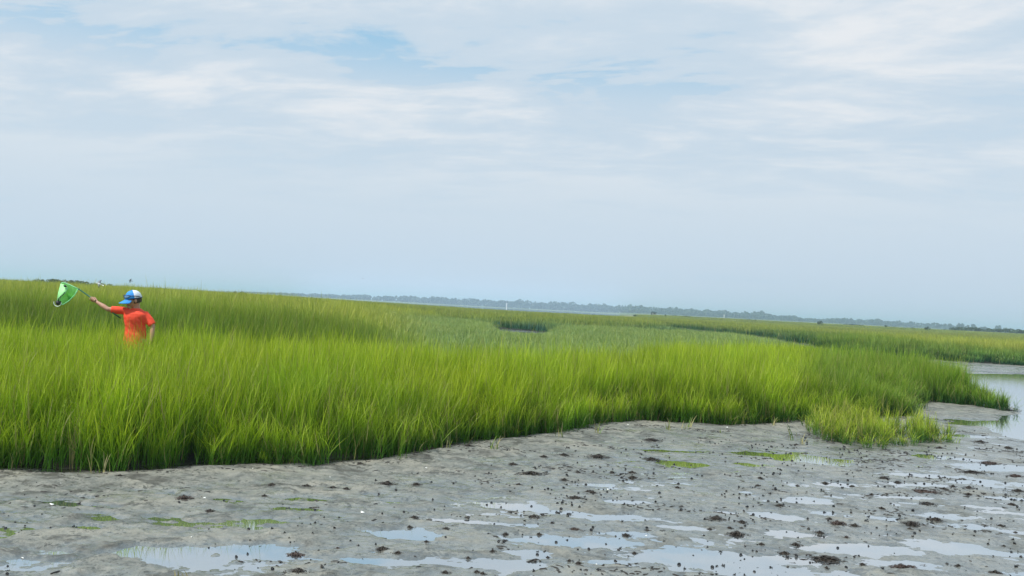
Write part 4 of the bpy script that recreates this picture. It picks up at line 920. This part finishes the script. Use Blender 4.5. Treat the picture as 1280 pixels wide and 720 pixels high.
# ------------------------------------------------------------------ the net
M_pole = simple('dark_green_pole', (.012, .10, .05), .35, .1); M_grip = simple('black_grip', (.012, .014, .014), .6)
net = empty('butterfly_net', tuple(pt1)); tag(net, 'bright green hand net with dark green handle held out over the grass', 'net')
def nl(nm, vq, mt, sm=True):
    v, q_ = vq; o = link(nm, mesh(nm, [Vector(p)-pt1 for p in v], q_, mt, sm), parent=net); return o
nl('handle', tube([pt0, pt1], .0085, 10), M_pole); nl('grip', tube([pt0, pt0.lerp(HP, .9)], .0075, 10), simple('pale_grip', (.30, .36, .26), .6))
A_ = J(99.5, 361, -.035); B_ = J(74, 353.2, .06); C_ = J(79, 380.5, -.10)
rim = [A_, A_.lerp(B_, .25)+vec(0, 0, .004), A_.lerp(B_, .5)+vec(0, 0, .012), A_.lerp(B_, .8)+vec(0, 0, .012), B_, B_.lerp(C_, .10)+vec(-.010, 0, 0), B_.lerp(C_, .5)+vec(-.006, 0, 0), B_.lerp(C_, .9)+vec(-.008, 0, 0), C_, C_.lerp(A_, .10)+vec(.03, 0, -.020), C_.lerp(A_, .4)+vec(.034, 0, -.030), C_.lerp(A_, .75)+vec(.024, 0, -.018), A_]
nl('hoop', tube(rim, .0060, 8), simple('light_green_hoop', (.22, .62, .30), .5, .1))
def net_b(t, out):
    tc = t.nodes.new('ShaderNodeTexCoord'); n = noise(tc.outputs['Object'], 9, 3, .6, tree=t)
    p = principled(t, Base_Color=mixc(maprange(n, .35, .65, 0, 1, tree=t), (.22, .80, .12), (.34, .92, .26), tree=t), Roughness=.6)
    tr = t.nodes.new('ShaderNodeBsdfTranslucent'); tr.inputs[0].default_value = (.40, .98, .28, 1); mx = t.nodes.new('ShaderNodeMixShader'); mx.inputs[0].default_value = .5
    t.links.new(p.outputs[0], mx.inputs[1]); t.links.new(tr.outputs[0], mx.inputs[2])
    tp_ = t.nodes.new('ShaderNodeBsdfTransparent'); m2 = t.nodes.new('ShaderNodeMixShader'); m2.inputs[0].default_value = .16; t.links.new(mx.outputs[0], m2.inputs[1]); t.links.new(tp_.outputs[0], m2.inputs[2]); t.links.new(m2.outputs[0], out.inputs[0])
M_net = mat('green_mesh', net_b)
cen = (A_+B_+C_)/3; V = []; Q = []; nn = 48; nk = 9
def along(t):
    t = t % 1*(len(rim)-1); i = int(t); return rim[i].lerp(rim[i+1], t-i)
for k in range(nk):
    u = k/(nk-1)
    for j in range(nn):
        p = along(j/nn); tip = C_.lerp(cen, .35)+vec(.02, .10, .02); q_ = p.lerp(tip, u**1.3*.96); q_ = q_+vec(0, .06*math.sin(u*2.2)+.012*math.sin(j*1.3+u*7), .006*math.sin(j*.9+u*5)*u); V.append(q_)
    if k:
        for j in range(nn): Q.append(((k-1)*nn+j, (k-1)*nn+(j+1) % nn, k*nn+(j+1) % nn, k*nn+j))
Q.append(tuple(range((nk-1)*nn, nk*nn))); nl('net_bag', (V, Q), M_net)
M_pale = mat('pale_mesh', lambda t, out: t.links.new((lambda p: p.outputs[0])(principled(t, Base_Color=(.34, .80, .30), Roughness=.6)), out.inputs[0]))
# a fold of paler cloth over the left part, the dark toe and the dark cords
fold = [B_+vec(.0, -.02, -.01), J(84, 357, -.03), J(87.5, 361, -.06), J(86, 366.5, -.09), J(81, 371.5, -.10), J(79, 378, -.12), J(75, 378, -.09), J(74.5, 366, -.04)]
cf = sum(fold, Vector())/len(fold)+vec(0, -.02, 0); V = [cf]+fold; V2 = [p+vec(0, .008, 0) for p in V]; nf = len(fold)
nl('net_fold', (V+V2, [(0, 1+i, 1+(i+1) % nf) for i in range(nf)]+[(nf+1, nf+2+(i+1) % nf, nf+2+i) for i in range(nf)]+[(1+i, nf+2+i, nf+2+(i+1) % nf, 1+(i+1) % nf) for i in range(nf)]), M_pale)
nl('toe_cup', loft([(J(78.3, 376, -.10), (.030, 0, 0), (0, .03, 0)), (J(78.3, 379, -.11), (.033, 0, 0), (0, .034, 0)), (J(78.6, 381.5, -.11), (.018, 0, 0), (0, .02, 0))], 14), M_grip)
nl('toe_rim', tube([J(78.4+4.6*math.cos(R(a)), 378.4+4.6*math.sin(R(a))*1.0, -.13) for a in range(0, 196, 15)], .005, 6), simple('white_rim', (.75, .85, .78), .5))
nl('cord', tube([J(80, 377, -.15), J(80.6, 373.5, -.15), J(83, 370.5, -.14), J(85.6, 368, -.13), J(86.4, 365.5, -.12)], .0055, 6), M_grip)
nl('clip', tube([J(83.2, 357.2, -.06), J(84.5, 357.8, -.07), J(86.3, 358.6, -.07)], [.012, .015, .010], 8), M_grip)
